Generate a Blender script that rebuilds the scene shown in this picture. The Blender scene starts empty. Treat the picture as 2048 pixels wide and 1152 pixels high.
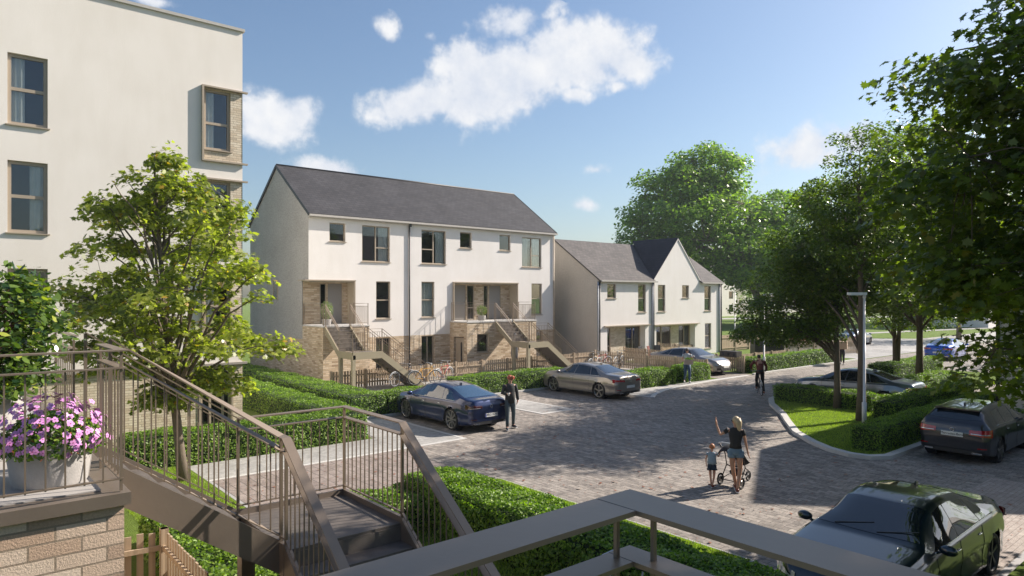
import bpy, bmesh, math, random
import numpy as np
from mathutils import Vector, Matrix
R = math.radians
sc = bpy.context.scene
# ---------------------------------------------------------------- camera
cd = bpy.data.cameras.new('camera'); cam = bpy.data.objects.new('camera', cd)
sc.collection.objects.link(cam); sc.camera = cam
cam.location = (0, 0, 4.5)
cam.rotation_euler = (R(90), 0, R(49.9 - 90))
cd.sensor_width = 36; cd.lens = 24.0; cd.shift_y = 0.00732
cd.clip_start = 0.05; cd.clip_end = 3000
# ---------------------------------------------------------------- world
SUN_EL = 34.0; SUN_AZ = -16.7          # azimuth from +X, counter-clockwise
w = bpy.data.worlds.new("World"); sc.world = w; w.use_nodes = True
nt = w.node_tree; nt.nodes.clear()
def N(t, **k):
    n = nt.nodes.new(t)
    for a, b in k.items(): setattr(n, a, b)
    return n
def setup_world():
    out = N('ShaderNodeOutputWorld'); bg = N('ShaderNodeBackground'); bg.inputs[1].default_value = 0.076
    sky = N('ShaderNodeTexSky', sky_type='NISHITA'); sky.sun_disc = False
    sky.sun_elevation = R(SUN_EL); sky.sun_rotation = R(90 - SUN_AZ)
    sky.air_density = 1.15; sky.dust_density = 1.4; sky.ozone_density = 3.5; sky.altitude = 0
    tc = N('ShaderNodeTexCoord')
    # clouds: soft-edged patches of the sky, by direction (azimuth, elevation in degrees)
    sep = N('ShaderNodeSeparateXYZ'); nt.links.new(tc.outputs['Generated'], sep.inputs[0])
    def M(op, a, b=None, c=None):
        n = N('ShaderNodeMath', operation=op)
        for i, v in enumerate((a, b, c)):
            if v is None: continue
            if isinstance(v, (int, float)): n.inputs[i].default_value = v
            else: nt.links.new(v, n.inputs[i])
        return n.outputs[0]
    az = M('MULTIPLY', M('ARCTAN2', sep.outputs[1], sep.outputs[0]), 57.2958)
    el = M('MULTIPLY', M('ARCSINE', sep.outputs[2]), 57.2958)
    nz = N('ShaderNodeTexNoise'); nz.inputs['Scale'].default_value = 13; nz.inputs['Detail'].default_value = 9; nz.inputs['Roughness'].default_value = 0.62
    nt.links.new(tc.outputs['Generated'], nz.inputs['Vector'])
    nz2 = N('ShaderNodeTexNoise'); nz2.inputs['Scale'].default_value = 27; nz2.inputs['Detail'].default_value = 9; nz2.inputs['Roughness'].default_value = 0.6
    nt.links.new(tc.outputs['Generated'], nz2.inputs['Vector'])
    total = None
    for (a0, e0, ra, re, tilt, amp) in CLOUDS:
        da = M('SUBTRACT', az, a0); de = M('SUBTRACT', el, e0)
        c, s = math.cos(R(tilt)), math.sin(R(tilt))
        u = M('MULTIPLY', M('ADD', M('MULTIPLY', da, c), M('MULTIPLY', de, s)), 1 / ra)
        v = M('MULTIPLY', M('ADD', M('MULTIPLY', da, -s), M('MULTIPLY', de, c)), 1 / re)
        d = M('SQRT', M('ADD', M('MULTIPLY', u, u), M('MULTIPLY', v, v)))
        m = M('MULTIPLY', M('MAXIMUM', M('SUBTRACT', 1.38, d), 0), amp)
        total = m if total is None else M('MAXIMUM', total, m)
    n1 = M('MULTIPLY', M('SUBTRACT', nz.outputs[0], 0.5), 1.7)
    n2 = M('MULTIPLY', M('SUBTRACT', nz2.outputs[0], 0.5), 1.3)
    dens = M('SUBTRACT', M('ADD', M('ADD', total, n1), n2), 0.24)
    dens = M('MULTIPLY', dens, M('GREATER_THAN', total, 0.001))
    cr = N('ShaderNodeMapRange'); cr.interpolation_type = 'SMOOTHSTEP'
    cr.inputs[1].default_value = 0.0; cr.inputs[2].default_value = 0.7; cr.inputs[4].default_value = 0.95
    nt.links.new(dens, cr.inputs[0])
    # paler towards the horizon is what the Nishita sky gives; clouds are mixed over it
    mix = N('ShaderNodeMix', data_type='RGBA')
    nt.links.new(cr.outputs[0], mix.inputs[0]); nt.links.new(sky.outputs[0], mix.inputs[6])
    sh = N('ShaderNodeMix', data_type='RGBA'); cr2 = N('ShaderNodeMapRange'); cr2.inputs[1].default_value = 0.36; cr2.inputs[2].default_value = 0.62; nt.links.new(M('ADD', M('MULTIPLY', nz.outputs[0], .6), M('MULTIPLY', nz2.outputs[0], .4)), cr2.inputs[0]); nt.links.new(cr2.outputs[0], sh.inputs[0])
    sh.inputs[6].default_value = (4.9, 5.3, 6.1, 1); sh.inputs[7].default_value = (6.9, 6.9, 6.95, 1)
    nt.links.new(sh.outputs[2], mix.inputs[7])
    nt.links.new(mix.outputs[2], bg.inputs[0]); nt.links.new(bg.outputs[0], out.inputs[0])
# cloud table: azimuth, elevation, half-length, half-height, tilt, strength
CLOUDS = [(57.2, 15.7, 5.56, 1.81, -14, 1.12), (50.9, 17.3, 6.77, 3.28, -16, 1.29), (44.6, 19.3, 6.05, 2.81, 0, 1.29), (40.7, 18.7, 3.0, 1.64, 14, 1.12), (50.3, 21.7, 3.16, 1.42, 0, 0.95), (53.8, 19.0, 3.15, 1.76, -10, 1.01), (46.7, 22.3, 1.34, 0.87, 0, 0.5), (44.6, 16.4, 1.75, 0.94, 0, 0.75), (41.1, 16.9, 1.15, 0.63, 0, 0.65), (69.2, 13.6, 3.66, 2.13, 5, 1.0), (67.2, 14.4, 1.91, 1.65, 0, 0.9), (65.0, 10.1, 3.32, 1.12, 0, 0.95), (42.8, 10.3, 1.49, 0.66, 0, 0.6), (44.0, 7.5, 1.83, 0.73, 0, 0.7), (26.3, 11.2, 4.23, 1.96, -10, 0.85), (23.6, 11.7, 2.7, 1.43, 0, 0.85), (77.5, 20.9, 2.31, 0.5, 0, 0.7), (60.3, 21.2, 1.06, 0.95, 0, 0.55), (56.7, 20.7, 0.91, 0.56, 0, 0.5), (50.0, 14.3, 0.92, 0.43, 0, 0.45), (4, 20, 9, 3.85, 0, 1.0), (110, 18, 12, 4.4, 5, 1.0), (150, 25, 14, 5.5, 0, 1.1), (200, 20, 14, 4.4, 0, 1.0), (250, 28, 16, 5.5, 0, 1.0), (300, 22, 14, 4.4, 0, 1.0)]
setup_world()
sd = bpy.data.lights.new('sun', 'SUN'); sun = bpy.data.objects.new('sun', sd); sc.collection.objects.link(sun)
sd.energy = 5.0; sd.angle = R(0.53); sd.color = (1.0, 0.90, 0.79)
sdir = Vector((math.cos(R(SUN_AZ)) * math.cos(R(SUN_EL)), math.sin(R(SUN_AZ)) * math.cos(R(SUN_EL)), math.sin(R(SUN_EL))))
sun.rotation_euler = sdir.to_track_quat('Z', 'Y').to_euler(); sun.location = (30, -20, 40)
sc.view_settings.view_transform = 'Standard'; sc.view_settings.look = 'None'
sc.view_settings.exposure = 0.9; sc.view_settings.gamma = 1.0
sc.cycles.max_bounces = 8; sc.cycles.transparent_max_bounces = 12
# ---------------------------------------------------------------- materials
MAT = {}
def newmat(name):
    m = bpy.data.materials.new(name); m.use_nodes = True; MAT[name] = m
    t = m.node_tree; b = t.nodes['Principled BSDF']
    return m, t, b
def lk(t, a, b): t.links.new(a, b)
def tn(t, kind, **inp):
    n = t.nodes.new(kind)
    for k, v in inp.items():
        k2 = k.replace('_', ' ')
        if k2 in n.inputs: n.inputs[k2].default_value = v
        else: setattr(n, k, v)
    return n
def ramp(t, src, stops):
    r = t.nodes.new('ShaderNodeValToRGB'); e = r.color_ramp.elements
    while len(e) < len(stops): e.new(0.5)
    for i, (p, c) in enumerate(stops): e[i].position = p; e[i].color = (*c, 1) if len(c) == 3 else c
    lk(t, src, r.inputs[0]); return r.outputs[0]
def mixc(t, f, a, b, mode='MIX'):
    n = t.nodes.new('ShaderNodeMix'); n.data_type = 'RGBA'; n.blend_type = mode
    for i, v in ((0, f), (6, a), (7, b)):
        if isinstance(v, (int, float)): n.inputs[i].default_value = v
        elif isinstance(v, tuple): n.inputs[i].default_value = (*v, 1) if len(v) == 3 else v
        else: lk(t, v, n.inputs[i])
    return n.outputs[2]
def bump(t, b, src, strength=0.3, dist=0.01):
    n = t.nodes.new('ShaderNodeBump'); n.inputs['Strength'].default_value = strength; n.inputs['Distance'].default_value = dist
    lk(t, src, n.inputs['Height']); lk(t, n.outputs[0], b.inputs['Normal'])
def coords(t, kind='Object', scale=(1, 1, 1), rot=0.0):
    c = t.nodes.new('ShaderNodeTexCoord'); mp = t.nodes.new('ShaderNodeMapping')
    mp.inputs['Scale'].default_value = scale; mp.inputs['Rotation'].default_value = (0, 0, rot)
    lk(t, c.outputs[kind], mp.inputs[0]); return mp.outputs[0]
def noise(t, vec, scale, detail=4, rough=0.5):
    n = tn(t, 'ShaderNodeTexNoise', Scale=scale, Detail=detail, Roughness=rough); lk(t, vec, n.inputs['Vector']); return n.outputs[0]
def simple(name, col, rough=0.6, metal=0.0, var=0.15, nscale=8, coat=0.0, bmp=0.0, spec=None, grain=0.0):
    m, t, b = newmat(name)
    v = coords(t)
    n = noise(t, v, nscale)
    lo = tuple(c * (1 - var) for c in col); hi = tuple(min(1, c * (1 + var)) for c in col)
    c = mixc(t, n, lo, hi)
    if grain:
        g = noise(t, v, 260, 2, 0.7)
        c = mixc(t, ramp(t, g, [(0.3, (1 - grain,) * 3), (0.7, (1 + 0 * grain,) * 3)]) and grain, c, ramp(t, g, [(0.35, (0, 0, 0)), (0.65, hi)]), 'MIX')
    lk(t, c, b.inputs['Base Color'])
    b.inputs['Roughness'].default_value = rough; b.inputs['Metallic'].default_value = metal
    if coat: b.inputs['Coat Weight'].default_value = coat; b.inputs['Coat Roughness'].default_value = 0.03
    if spec is not None: b.inputs['Specular IOR Level'].default_value = spec
    if bmp: bump(t, b, noise(t, v, nscale * 6, 5), bmp, 0.01)
    return m
def render_mat(name, col, lo=0.93, grain=0.86, gs=55):
    m, t, b = newmat(name); v = coords(t)
    big = noise(t, v, 0.6, 5, 0.6); fine = noise(t, v, gs, 3, 0.7); mid = noise(t, v, 14, 4, 0.6)
    c = mixc(t, ramp(t, big, [(0.3, (lo * 0.97,) * 3), (0.7, (1, 1, 1))]), (0, 0, 0), col, 'MIX')
    c = mixc(t, 1.0, col, ramp(t, big, [(0.25, (lo, lo * 0.995, lo * 0.98)), (0.7, (1, 1, 1))]), 'MULTIPLY')
    c = mixc(t, 1.0, c, ramp(t, fine, [(0.35, (grain,) * 3), (0.62, (1, 1, 1))]), 'MULTIPLY')
    st_ = noise(t, coords(t, 'Object', (1.3, 1.3, 0.3)), 1.3, 5, 0.7); c = mixc(t, 1.0, c, ramp(t, st_, [(0.30, (0.955, 0.95, 0.94)), (0.6, (1, 1, 1))]), 'MULTIPLY')
    lk(t, c, b.inputs['Base Color']); b.inputs['Roughness'].default_value = 0.9
    b.inputs['Specular IOR Level'].default_value = 0.2
    bump(t, b, mixc(t, 0.6, mid, fine), 0.22, 0.01)
    return m
def brick_mat(name, c1, c2, mortar, bw, rh, ms, darkvar=0.5, bs=0.6, dark=(0.2, 0.14, 0.1)):
    m, t, b = newmat(name)
    v = coords(t, 'UV')
    br = tn(t, 'ShaderNodeTexBrick'); lk(t, v, br.inputs['Vector'])
    br.offset = 0.5
    for k, val in (('Scale', 1.0), ('Mortar Size', ms), ('Mortar Smooth', 0.15), ('Bias', 0.0), ('Brick Width', bw), ('Row Height', rh)): br.inputs[k].default_value = val
    br.inputs['Color1'].default_value = (0, 0, 0, 1); br.inputs['Color2'].default_value = (1, 1, 1, 1); br.inputs['Mortar'].default_value = (0.5, 0.5, 0.5, 1)
    tone = ramp(t, br.outputs['Color'], [(0.0, dark), (0.12, c1), (0.55, tuple((a + b_) / 2 for a, b_ in zip(c1, c2))), (1.0, c2)]) if darkvar else mixc(t, br.outputs['Color'], c1, c2)
    fn = noise(t, v, 60, 4, 0.7); bn = noise(t, v, 1.2, 3)
    tone = mixc(t, 1.0, tone, ramp(t, fn, [(0.25, (0.72,) * 3), (0.65, (1.04,) * 3)]), 'MULTIPLY')
    tone = mixc(t, 1.0, tone, ramp(t, bn, [(0.3, (0.9,) * 3), (0.7, (1.03,) * 3)]), 'MULTIPLY')
    col = mixc(t, br.outputs['Fac'], tone, mortar)
    lk(t, col, b.inputs['Base Color']); b.inputs['Roughness'].default_value = 0.88; b.inputs['Specular IOR Level'].default_value = 0.25
    inv = t.nodes.new('ShaderNodeMath'); inv.operation = 'MULTIPLY_ADD'; lk(t, br.outputs['Fac'], inv.inputs[0]); inv.inputs[1].default_value = -1; lk(t, fn, inv.inputs[2])
    bump(t, b, inv.outputs[0], bs, 0.012)
    return m
def roof_mat(name, c1, c2, bw=0.33, rh=0.24):
    m, t, b = newmat(name); v = coords(t, 'UV')
    br = tn(t, 'ShaderNodeTexBrick'); lk(t, v, br.inputs['Vector']); br.offset = 0.5
    for k, val in (('Scale', 1.0), ('Mortar Size', 0.012), ('Mortar Smooth', 0.4), ('Brick Width', bw), ('Row Height', rh)): br.inputs[k].default_value = val
    br.inputs['Color1'].default_value = (*c1, 1); br.inputs['Color2'].default_value = (*c2, 1); br.inputs['Mortar'].default_value = (c1[0] * .35, c1[1] * .35, c1[2] * .35, 1)
    bn = noise(t, v, 0.7, 4); c = mixc(t, 1.0, br.outputs['Color'], ramp(t, bn, [(0.3, (0.8,) * 3), (0.7, (1.1,) * 3)]), 'MULTIPLY')
    lk(t, c, b.inputs['Base Color']); b.inputs['Roughness'].default_value = 0.75; b.inputs['Specular IOR Level'].default_value = 0.3
    sp = t.nodes.new('ShaderNodeSeparateXYZ'); lk(t, v, sp.inputs[0])
    fr = t.nodes.new('ShaderNodeMath'); fr.operation = 'DIVIDE'; lk(t, sp.outputs[1], fr.inputs[0]); fr.inputs[1].default_value = rh
    f2 = t.nodes.new('ShaderNodeMath'); f2.operation = 'FRACT'; lk(t, fr.outputs[0], f2.inputs[0])
    f3 = t.nodes.new('ShaderNodeMath'); f3.operation = 'SUBTRACT'; f3.inputs[0].default_value = 1; lk(t, f2.outputs[0], f3.inputs[1])
    bump(t, b, f3.outputs[0], 0.8, 0.03)
    return m
def paving_mat(name, c1, c2, mortar, bw, rh, ms, rot=0.0, leaf=0.0):
    m, t, b = newmat(name); v = coords(t, 'Object', (1, 1, 1), rot)
    br = tn(t, 'ShaderNodeTexBrick'); lk(t, v, br.inputs['Vector']); br.offset = 0.5
    for k, val in (('Scale', 1.0), ('Mortar Size', ms), ('Mortar Smooth', 0.1), ('Brick Width', bw), ('Row Height', rh)): br.inputs[k].default_value = val
    br.inputs['Color1'].default_value = (0, 0, 0, 1); br.inputs['Color2'].default_value = (1, 1, 1, 1); br.inputs['Mortar'].default_value = (.5, .5, .5, 1)
    vz = tn(t, 'ShaderNodeTexVoronoi', Scale=9.0); lk(t, v, vz.inputs['Vector'])
    sepc = t.nodes.new('ShaderNodeSeparateColor'); lk(t, vz.outputs['Color'], sepc.inputs[0])
    k = mixc(t, 0.45, br.outputs['Color'], sepc.outputs[0])
    tone = mixc(t, k, c1, c2)
    fn = noise(t, v, 90, 4, 0.7); bn = noise(t, v, 0.35, 6, 0.6); mn = noise(t, v, 7, 4, 0.6)
    tone = mixc(t, 1.0, tone, ramp(t, fn, [(0.25, (0.7,) * 3), (0.7, (1.1,) * 3)]), 'MULTIPLY')
    tone = mixc(t, 1.0, tone, ramp(t, mn, [(0.3, (0.78,) * 3), (0.7, (1.08,) * 3)]), 'MULTIPLY')
    tone = mixc(t, 1.0, tone, ramp(t, bn, [(0.3, (0.8, .79, .78)), (0.7, (1.08,) * 3)]), 'MULTIPLY')
    col = mixc(t, br.outputs['Fac'], tone, mortar)
    lk(t, col, b.inputs['Base Color']); b.inputs['Roughness'].default_value = 0.82; b.inputs['Specular IOR Level'].default_value = 0.35
    inv = t.nodes.new('ShaderNodeMath'); inv.operation = 'MULTIPLY_ADD'; lk(t, br.outputs['Fac'], inv.inputs[0]); inv.inputs[1].default_value = -1.5; lk(t, mixc(t, .5, fn, k), inv.inputs[2])
    bump(t, b, inv.outputs[0], 0.7, 0.012)
    return m
def leaf_mat(name, c_dark, c_light, c_odd=None, odd=0.03, trans=0.45, nsc=1.6, gloss=0.35):
    m, t, b = newmat(name)
    at = t.nodes.new('ShaderNodeAttribute'); at.attribute_name = 'rnd'
    v = coords(t); cl = noise(t, v, nsc, 3)
    k = mixc(t, 0.55, cl, at.outputs['Fac'])
    col = ramp(t, k, [(0.25, c_dark), (0.72, c_light)])
    if c_odd:
        r2 = ramp(t, at.outputs['Fac'], [(1 - odd - 0.005, (0, 0, 0)), (1 - odd, (1, 1, 1))])
        col = mixc(t, r2, col, c_odd)
    lk(t, col, b.inputs['Base Color']); b.inputs['Roughness'].default_value = gloss; b.inputs['Specular IOR Level'].default_value = 0.45
    tr = t.nodes.new('ShaderNodeBsdfTranslucent')
    lk(t, mixc(t, 1.0, col, (1.5, 1.75, 0.45), 'MULTIPLY'), tr.inputs[0])
    mx = t.nodes.new('ShaderNodeMixShader'); mx.inputs[0].default_value = trans
    lk(t, b.outputs[0], mx.inputs[1]); lk(t, tr.outputs[0], mx.inputs[2])
    lk(t, mx.outputs[0], t.nodes['Material Output'].inputs[0])
    return m
def glass_mat(name, tint=(0.82, 0.85, 0.85), refl=0.045):
    m, t, b = newmat(name); t.nodes.remove(b)
    tr = t.nodes.new('ShaderNodeBsdfTransparent'); tr.inputs[0].default_value = (*tint, 1)
    gl = t.nodes.new('ShaderNodeBsdfGlossy'); gl.inputs['Roughness'].default_value = 0.015; gl.inputs[0].default_value = (0.95, 0.97, 1, 1)
    fr = t.nodes.new('ShaderNodeFresnel'); fr.inputs[0].default_value = 1.5
    ma = t.nodes.new('ShaderNodeMath'); ma.operation = 'MULTIPLY_ADD'; lk(t, fr.outputs[0], ma.inputs[0]); ma.inputs[1].default_value = 0.5; ma.inputs[2].default_value = refl
    mx = t.nodes.new('ShaderNodeMixShader'); lk(t, ma.outputs[0], mx.inputs[0]); lk(t, tr.outputs[0], mx.inputs[1]); lk(t, gl.outputs[0], mx.inputs[2])
    lk(t, mx.outputs[0], t.nodes['Material Output'].inputs[0]); return m
def wood_mat(name, c1, c2):
    m, t, b = newmat(name); v = coords(t, 'Object', (14, 14, 1.2)); n = noise(t, v, 3, 5, 0.6)
    v2 = coords(t, 'Object', (6, 6, 0.01)); n2 = noise(t, v2, 2.2, 1)
    c = mixc(t, n, c1, c2); c = mixc(t, 1.0, c, ramp(t, n2, [(0.3, (0.75,) * 3), (0.7, (1.1,) * 3)]), 'MULTIPLY')
    lk(t, c, b.inputs['Base Color']); b.inputs['Roughness'].default_value = 0.75; bump(t, b, n, 0.3, 0.004); return m
def grass_mat(name, c1, c2, c3):
    m, t, b = newmat(name); v = coords(t)
    n1 = noise(t, v, 0.5, 5, 0.6); n2 = noise(t, v, 45, 4, 0.7); n3 = noise(t, v, 4, 4, 0.6)
    c = mixc(t, n1, c1, c2); c = mixc(t, ramp(t, n2, [(0.35, (0,) * 3), (0.7, (0.75,) * 3)]), c, c3)
    c = mixc(t, 1.0, c, ramp(t, n3, [(0.3, (0.75,) * 3), (0.7, (1.1,) * 3)]), 'MULTIPLY')
    lk(t, c, b.inputs['Base Color']); b.inputs['Roughness'].default_value = 0.95; b.inputs['Specular IOR Level'].default_value = 0.1
    bump(t, b, n2, 1.0, 0.04); return m
render_mat('render_white', (0.83, 0.80, 0.775))
render_mat('render_cream', (0.83, 0.785, 0.73))
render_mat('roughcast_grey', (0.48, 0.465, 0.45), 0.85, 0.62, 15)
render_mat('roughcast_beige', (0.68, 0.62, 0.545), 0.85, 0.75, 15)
brick_mat('brick_buff', (0.50, 0.38, 0.25), (0.72, 0.60, 0.45), (0.38, 0.31, 0.24), 0.33, 0.09, 0.010, dark=(.36, .26, .17))
brick_mat('brick_pale', (0.60, 0.50, 0.37), (0.74, 0.66, 0.53), (0.34, 0.28, 0.21), 0.225, 0.075, 0.007, dark=(.5, .42, .32))
brick_mat('brick_near', (0.56, 0.40, 0.29), (0.80, 0.66, 0.53), (0.30, 0.24, 0.18), 0.34, 0.115, 0.008, bs=0.6, dark=(.48, .35, .26))
roof_mat('roof_slate', (0.056, 0.055, 0.060), (0.040, 0.040, 0.045))
roof_mat('roof_slate_b', (0.125, 0.112, 0.106), (0.09, 0.083, 0.08))
paving_mat('cobble', (0.175, 0.157, 0.143), (0.44, 0.395, 0.35), (0.11, 0.1, 0.09), 0.30, 0.15, 0.007, R(90))
paving_mat('cobble_big', (0.25, 0.205, 0.185), (0.40, 0.34, 0.31), (0.10, 0.09, 0.085), 0.42, 0.28, 0.009, R(90))
paving_mat('cobble_pale', (0.36, 0.30, 0.27), (0.50, 0.44, 0.40), (0.2, 0.18, 0.16), 0.2, 0.1, 0.004, 0)
paving_mat('granite', (0.30, 0.295, 0.285), (0.50, 0.49, 0.47), (0.3, 0.3, 0.29), 3.0, 3.0, 0.002, 0)
simple('kerb_stone', (0.50, 0.49, 0.47), 0.8, var=0.12, nscale=5, bmp=0.2)
simple('kerb_dark', (0.34, 0.33, 0.33), 0.8, var=0.12, nscale=5, bmp=0.2)
grass_mat('lawn', (0.12, 0.18, 0.032), (0.18, 0.25, 0.05), (0.08, 0.125, 0.025))
grass_mat('lawn_far', (0.15, 0.22, 0.05), (0.20, 0.27, 0.07), (0.11, 0.17, 0.04))
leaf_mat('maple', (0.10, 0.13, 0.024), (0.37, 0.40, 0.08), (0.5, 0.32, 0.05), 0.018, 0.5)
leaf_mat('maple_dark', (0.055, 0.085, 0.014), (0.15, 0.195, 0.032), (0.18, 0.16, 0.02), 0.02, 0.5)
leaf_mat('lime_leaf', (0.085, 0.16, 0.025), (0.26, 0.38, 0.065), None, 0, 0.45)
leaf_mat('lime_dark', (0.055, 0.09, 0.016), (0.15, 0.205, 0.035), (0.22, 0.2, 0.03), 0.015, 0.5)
leaf_mat('hedge_leaf', (0.06, 0.125, 0.014), (0.22, 0.34, 0.04), (0.30, 0.40, 0.08), 0.04, 0.35, 1.2, 0.5)
leaf_mat('grass_blade', (0.17, 0.25, 0.04), (0.32, 0.41, 0.08), None, 0, 0.4)
leaf_mat('shrub_leaf', (0.05, 0.12, 0.03), (0.20, 0.30, 0.04), (0.4, 0.12, 0.06), 0.03, 0.3, 4, 0.2)
leaf_mat('laurel_leaf', (0.02, 0.05, 0.016), (0.13, 0.20, 0.035), (0.34, 0.38, 0.07), 0.08, 0.3, 5, 0.18)
leaf_mat('olive_leaf', (0.12, 0.17, 0.08), (0.26, 0.32, 0.15), None, 0, 0.3, 4)
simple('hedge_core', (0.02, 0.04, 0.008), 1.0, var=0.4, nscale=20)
simple('bark', (0.15, 0.12, 0.09), 0.9, var=0.35, nscale=14, bmp=0.6)
simple('bark_dark', (0.11, 0.085, 0.06), 0.9, var=0.35, nscale=14, bmp=0.6)
simple('bronze', (0.22, 0.172, 0.13), 0.42, 0.3, var=0.08, nscale=3, bmp=0.08)
simple('bronze_dark', (0.19, 0.155, 0.125), 0.45, 0.3, var=0.10, nscale=4, bmp=0.1)
simple('frame_bronze', (0.36, 0.30, 0.23), 0.5, 0.1, var=0.06)
simple('stair_olive', (0.31, 0.27, 0.19), 0.55, 0.1, var=0.06)
simple('tread_metal', (0.15, 0.13, 0.115), 0.6, 0.2, var=0.3, nscale=9, bmp=0.2)
simple('coping', (0.30, 0.27, 0.24), 0.75, var=0.1, bmp=0.1)
simple('terrace_slab', (0.36, 0.34, 0.32), 0.7, var=0.12, nscale=6)
simple('concrete', (0.38, 0.365, 0.35), 0.85, var=0.22, nscale=10, bmp=0.3)
simple('pipe_black', (0.03, 0.03, 0.032), 0.5)
simple('pipe_grey', (0.30, 0.33, 0.38), 0.5)
simple('fascia', (0.42, 0.40, 0.37), 0.6)
simple('door_grey', (0.25, 0.235, 0.22), 0.6, var=0.15, nscale=30)
simple('curtain', (0.8, 0.78, 0.74), 0.95)
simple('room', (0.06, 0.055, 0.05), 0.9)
simple('white_metal', (0.75, 0.75, 0.74), 0.4, var=0.05)
simple('lamp_metal', (0.62, 0.61, 0.60), 0.45, 0.15, var=0.06)
simple('black_plastic', (0.02, 0.02, 0.022), 0.45)
simple('rubber', (0.018, 0.018, 0.018), 0.8)
simple('alloy', (0.32, 0.31, 0.30), 0.3, 0.9, var=0.05)
simple('chrome', (0.7, 0.7, 0.7), 0.12, 1.0, var=0.02)
simple('soil', (0.05, 0.03, 0.02), 0.95, var=0.4)
simple('plate_white', (0.72, 0.72, 0.70), 0.5)
simple('plate_blue', (0.05, 0.10, 0.5), 0.5)
simple('ink', (0.02, 0.02, 0.025), 0.6)
simple('red_lamp', (0.35, 0.008, 0.012), 0.12, coat=1.0, var=0.3, nscale=20)
simple('clear_lamp', (0.45, 0.46, 0.48), 0.1, 0.4, coat=1.0, var=0.4, nscale=25)
simple('smoke_lamp', (0.05, 0.008, 0.01), 0.12, coat=1.0)
wood_mat('fence_wood', (0.36, 0.27, 0.18), (0.52, 0.41, 0.29))
wood_mat('crate_wood', (0.45, 0.35, 0.28), (0.6, 0.5, 0.42))
glass_mat('glass'); glass_mat('glass_far', (0.6, 0.62, 0.62), 0.03)
simple('car_glass', (0.012, 0.016, 0.02), 0.03, coat=1.0, var=0.05)
simple('car_glass_blue', (0.02, 0.05, 0.09), 0.03, coat=1.0, var=0.05)
def paint(name, col, metal=0.55, rough=0.28):
    m, t, b = newmat(name); v = coords(t); n = noise(t, v, 900, 2, 0.8)
    lk(t, mixc(t, n, tuple(c * .75 for c in col), tuple(min(1, c * 1.2) for c in col)), b.inputs['Base Color'])
    b.inputs['Metallic'].default_value = metal; b.inputs['Roughness'].default_value = rough
    b.inputs['Coat Weight'].default_value = 1.0; b.inputs['Coat Roughness'].default_value = 0.02
paint('paint_blue', (0.008, 0.022, 0.085)); paint('paint_champagne', (0.27, 0.245, 0.22)); paint('paint_green', (0.004, 0.015, 0.024), 0.2)
paint('paint_dark', (0.035, 0.036, 0.045), 0.5); paint('paint_silver', (0.30, 0.28, 0.27)); paint('paint_slate', (0.13, 0.16, 0.21)); paint('paint_red', (0.25, 0.01, 0.02), 0.2); paint('paint_bright_blue', (0.01, 0.09, 0.5), 0.3)
# skin, cloth
def skin_mat(name, col):
    m, t, b = newmat(name); b.inputs['Base Color'].default_value = (*col, 1); b.inputs['Roughness'].default_value = 0.5
    b.inputs['Subsurface Weight'].default_value = 0.15; b.inputs['Subsurface Radius'].default_value = (0.02, 0.008, 0.004)
skin_mat('skin', (0.50, 0.27, 0.19)); skin_mat('skin_tan', (0.42, 0.23, 0.15))
for nm, c in (('cloth_black', (0.018, 0.018, 0.02)), ('cloth_charcoal', (0.03, 0.032, 0.034)), ('denim', (0.045, 0.085, 0.15)), ('denim_pale', (0.13, 0.20, 0.26)), ('cloth_teal', (0.06, 0.085, 0.095)),
              ('cloth_pale', (0.40, 0.44, 0.47)), ('cloth_blue', (0.23, 0.30, 0.36)), ('cloth_navy', (0.02, 0.035, 0.06)), ('cloth_rust', (0.14, 0.035, 0.025)), ('cloth_red', (0.4, 0.03, 0.03)), ('cap_red', (0.42, 0.10, 0.05)),
              ('hair_blond', (0.42, 0.33, 0.20)), ('hair_ginger', (0.34, 0.13, 0.05)), ('hair_dark', (0.03, 0.02, 0.015)), ('shoe_dark', (0.02, 0.025, 0.035)), ('shoe_brown', (0.15, 0.03, 0.015)), ('white_sole', (0.7, 0.7, 0.7)),
              ('bike_yellow', (0.65, 0.33, 0.02)), ('bike_red', (0.35, 0.03, 0.03)), ('bike_dark', (0.03, 0.03, 0.035)), ('bike_silver', (0.5, 0.52, 0.54)), ('parasol_cloth', (0.16, 0.17, 0.19)), ('card', (0.42, 0.30, 0.20)), ('leaf_litter', (0.24, 0.09, 0.045)), ('pink_grip', (0.5, 0.25, 0.25)),
              ('bin_dark', (0.045, 0.04, 0.038)), ('petal', (0.62, 0.27, 0.58)), ('petal_eye', (0.30, 0.03, 0.14)), ('lens', (0.8, 0.8, 0.78)), ('tan_slats', (0.42, 0.36, 0.28)), ('saddle_grey', (0.2, 0.2, 0.2))):
    simple(nm, c, 0.8 if 'cloth' in nm or 'denim' in nm else 0.5, var=0.22, nscale=14, bmp=0.15 if 'cloth' in nm else 0)
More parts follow.
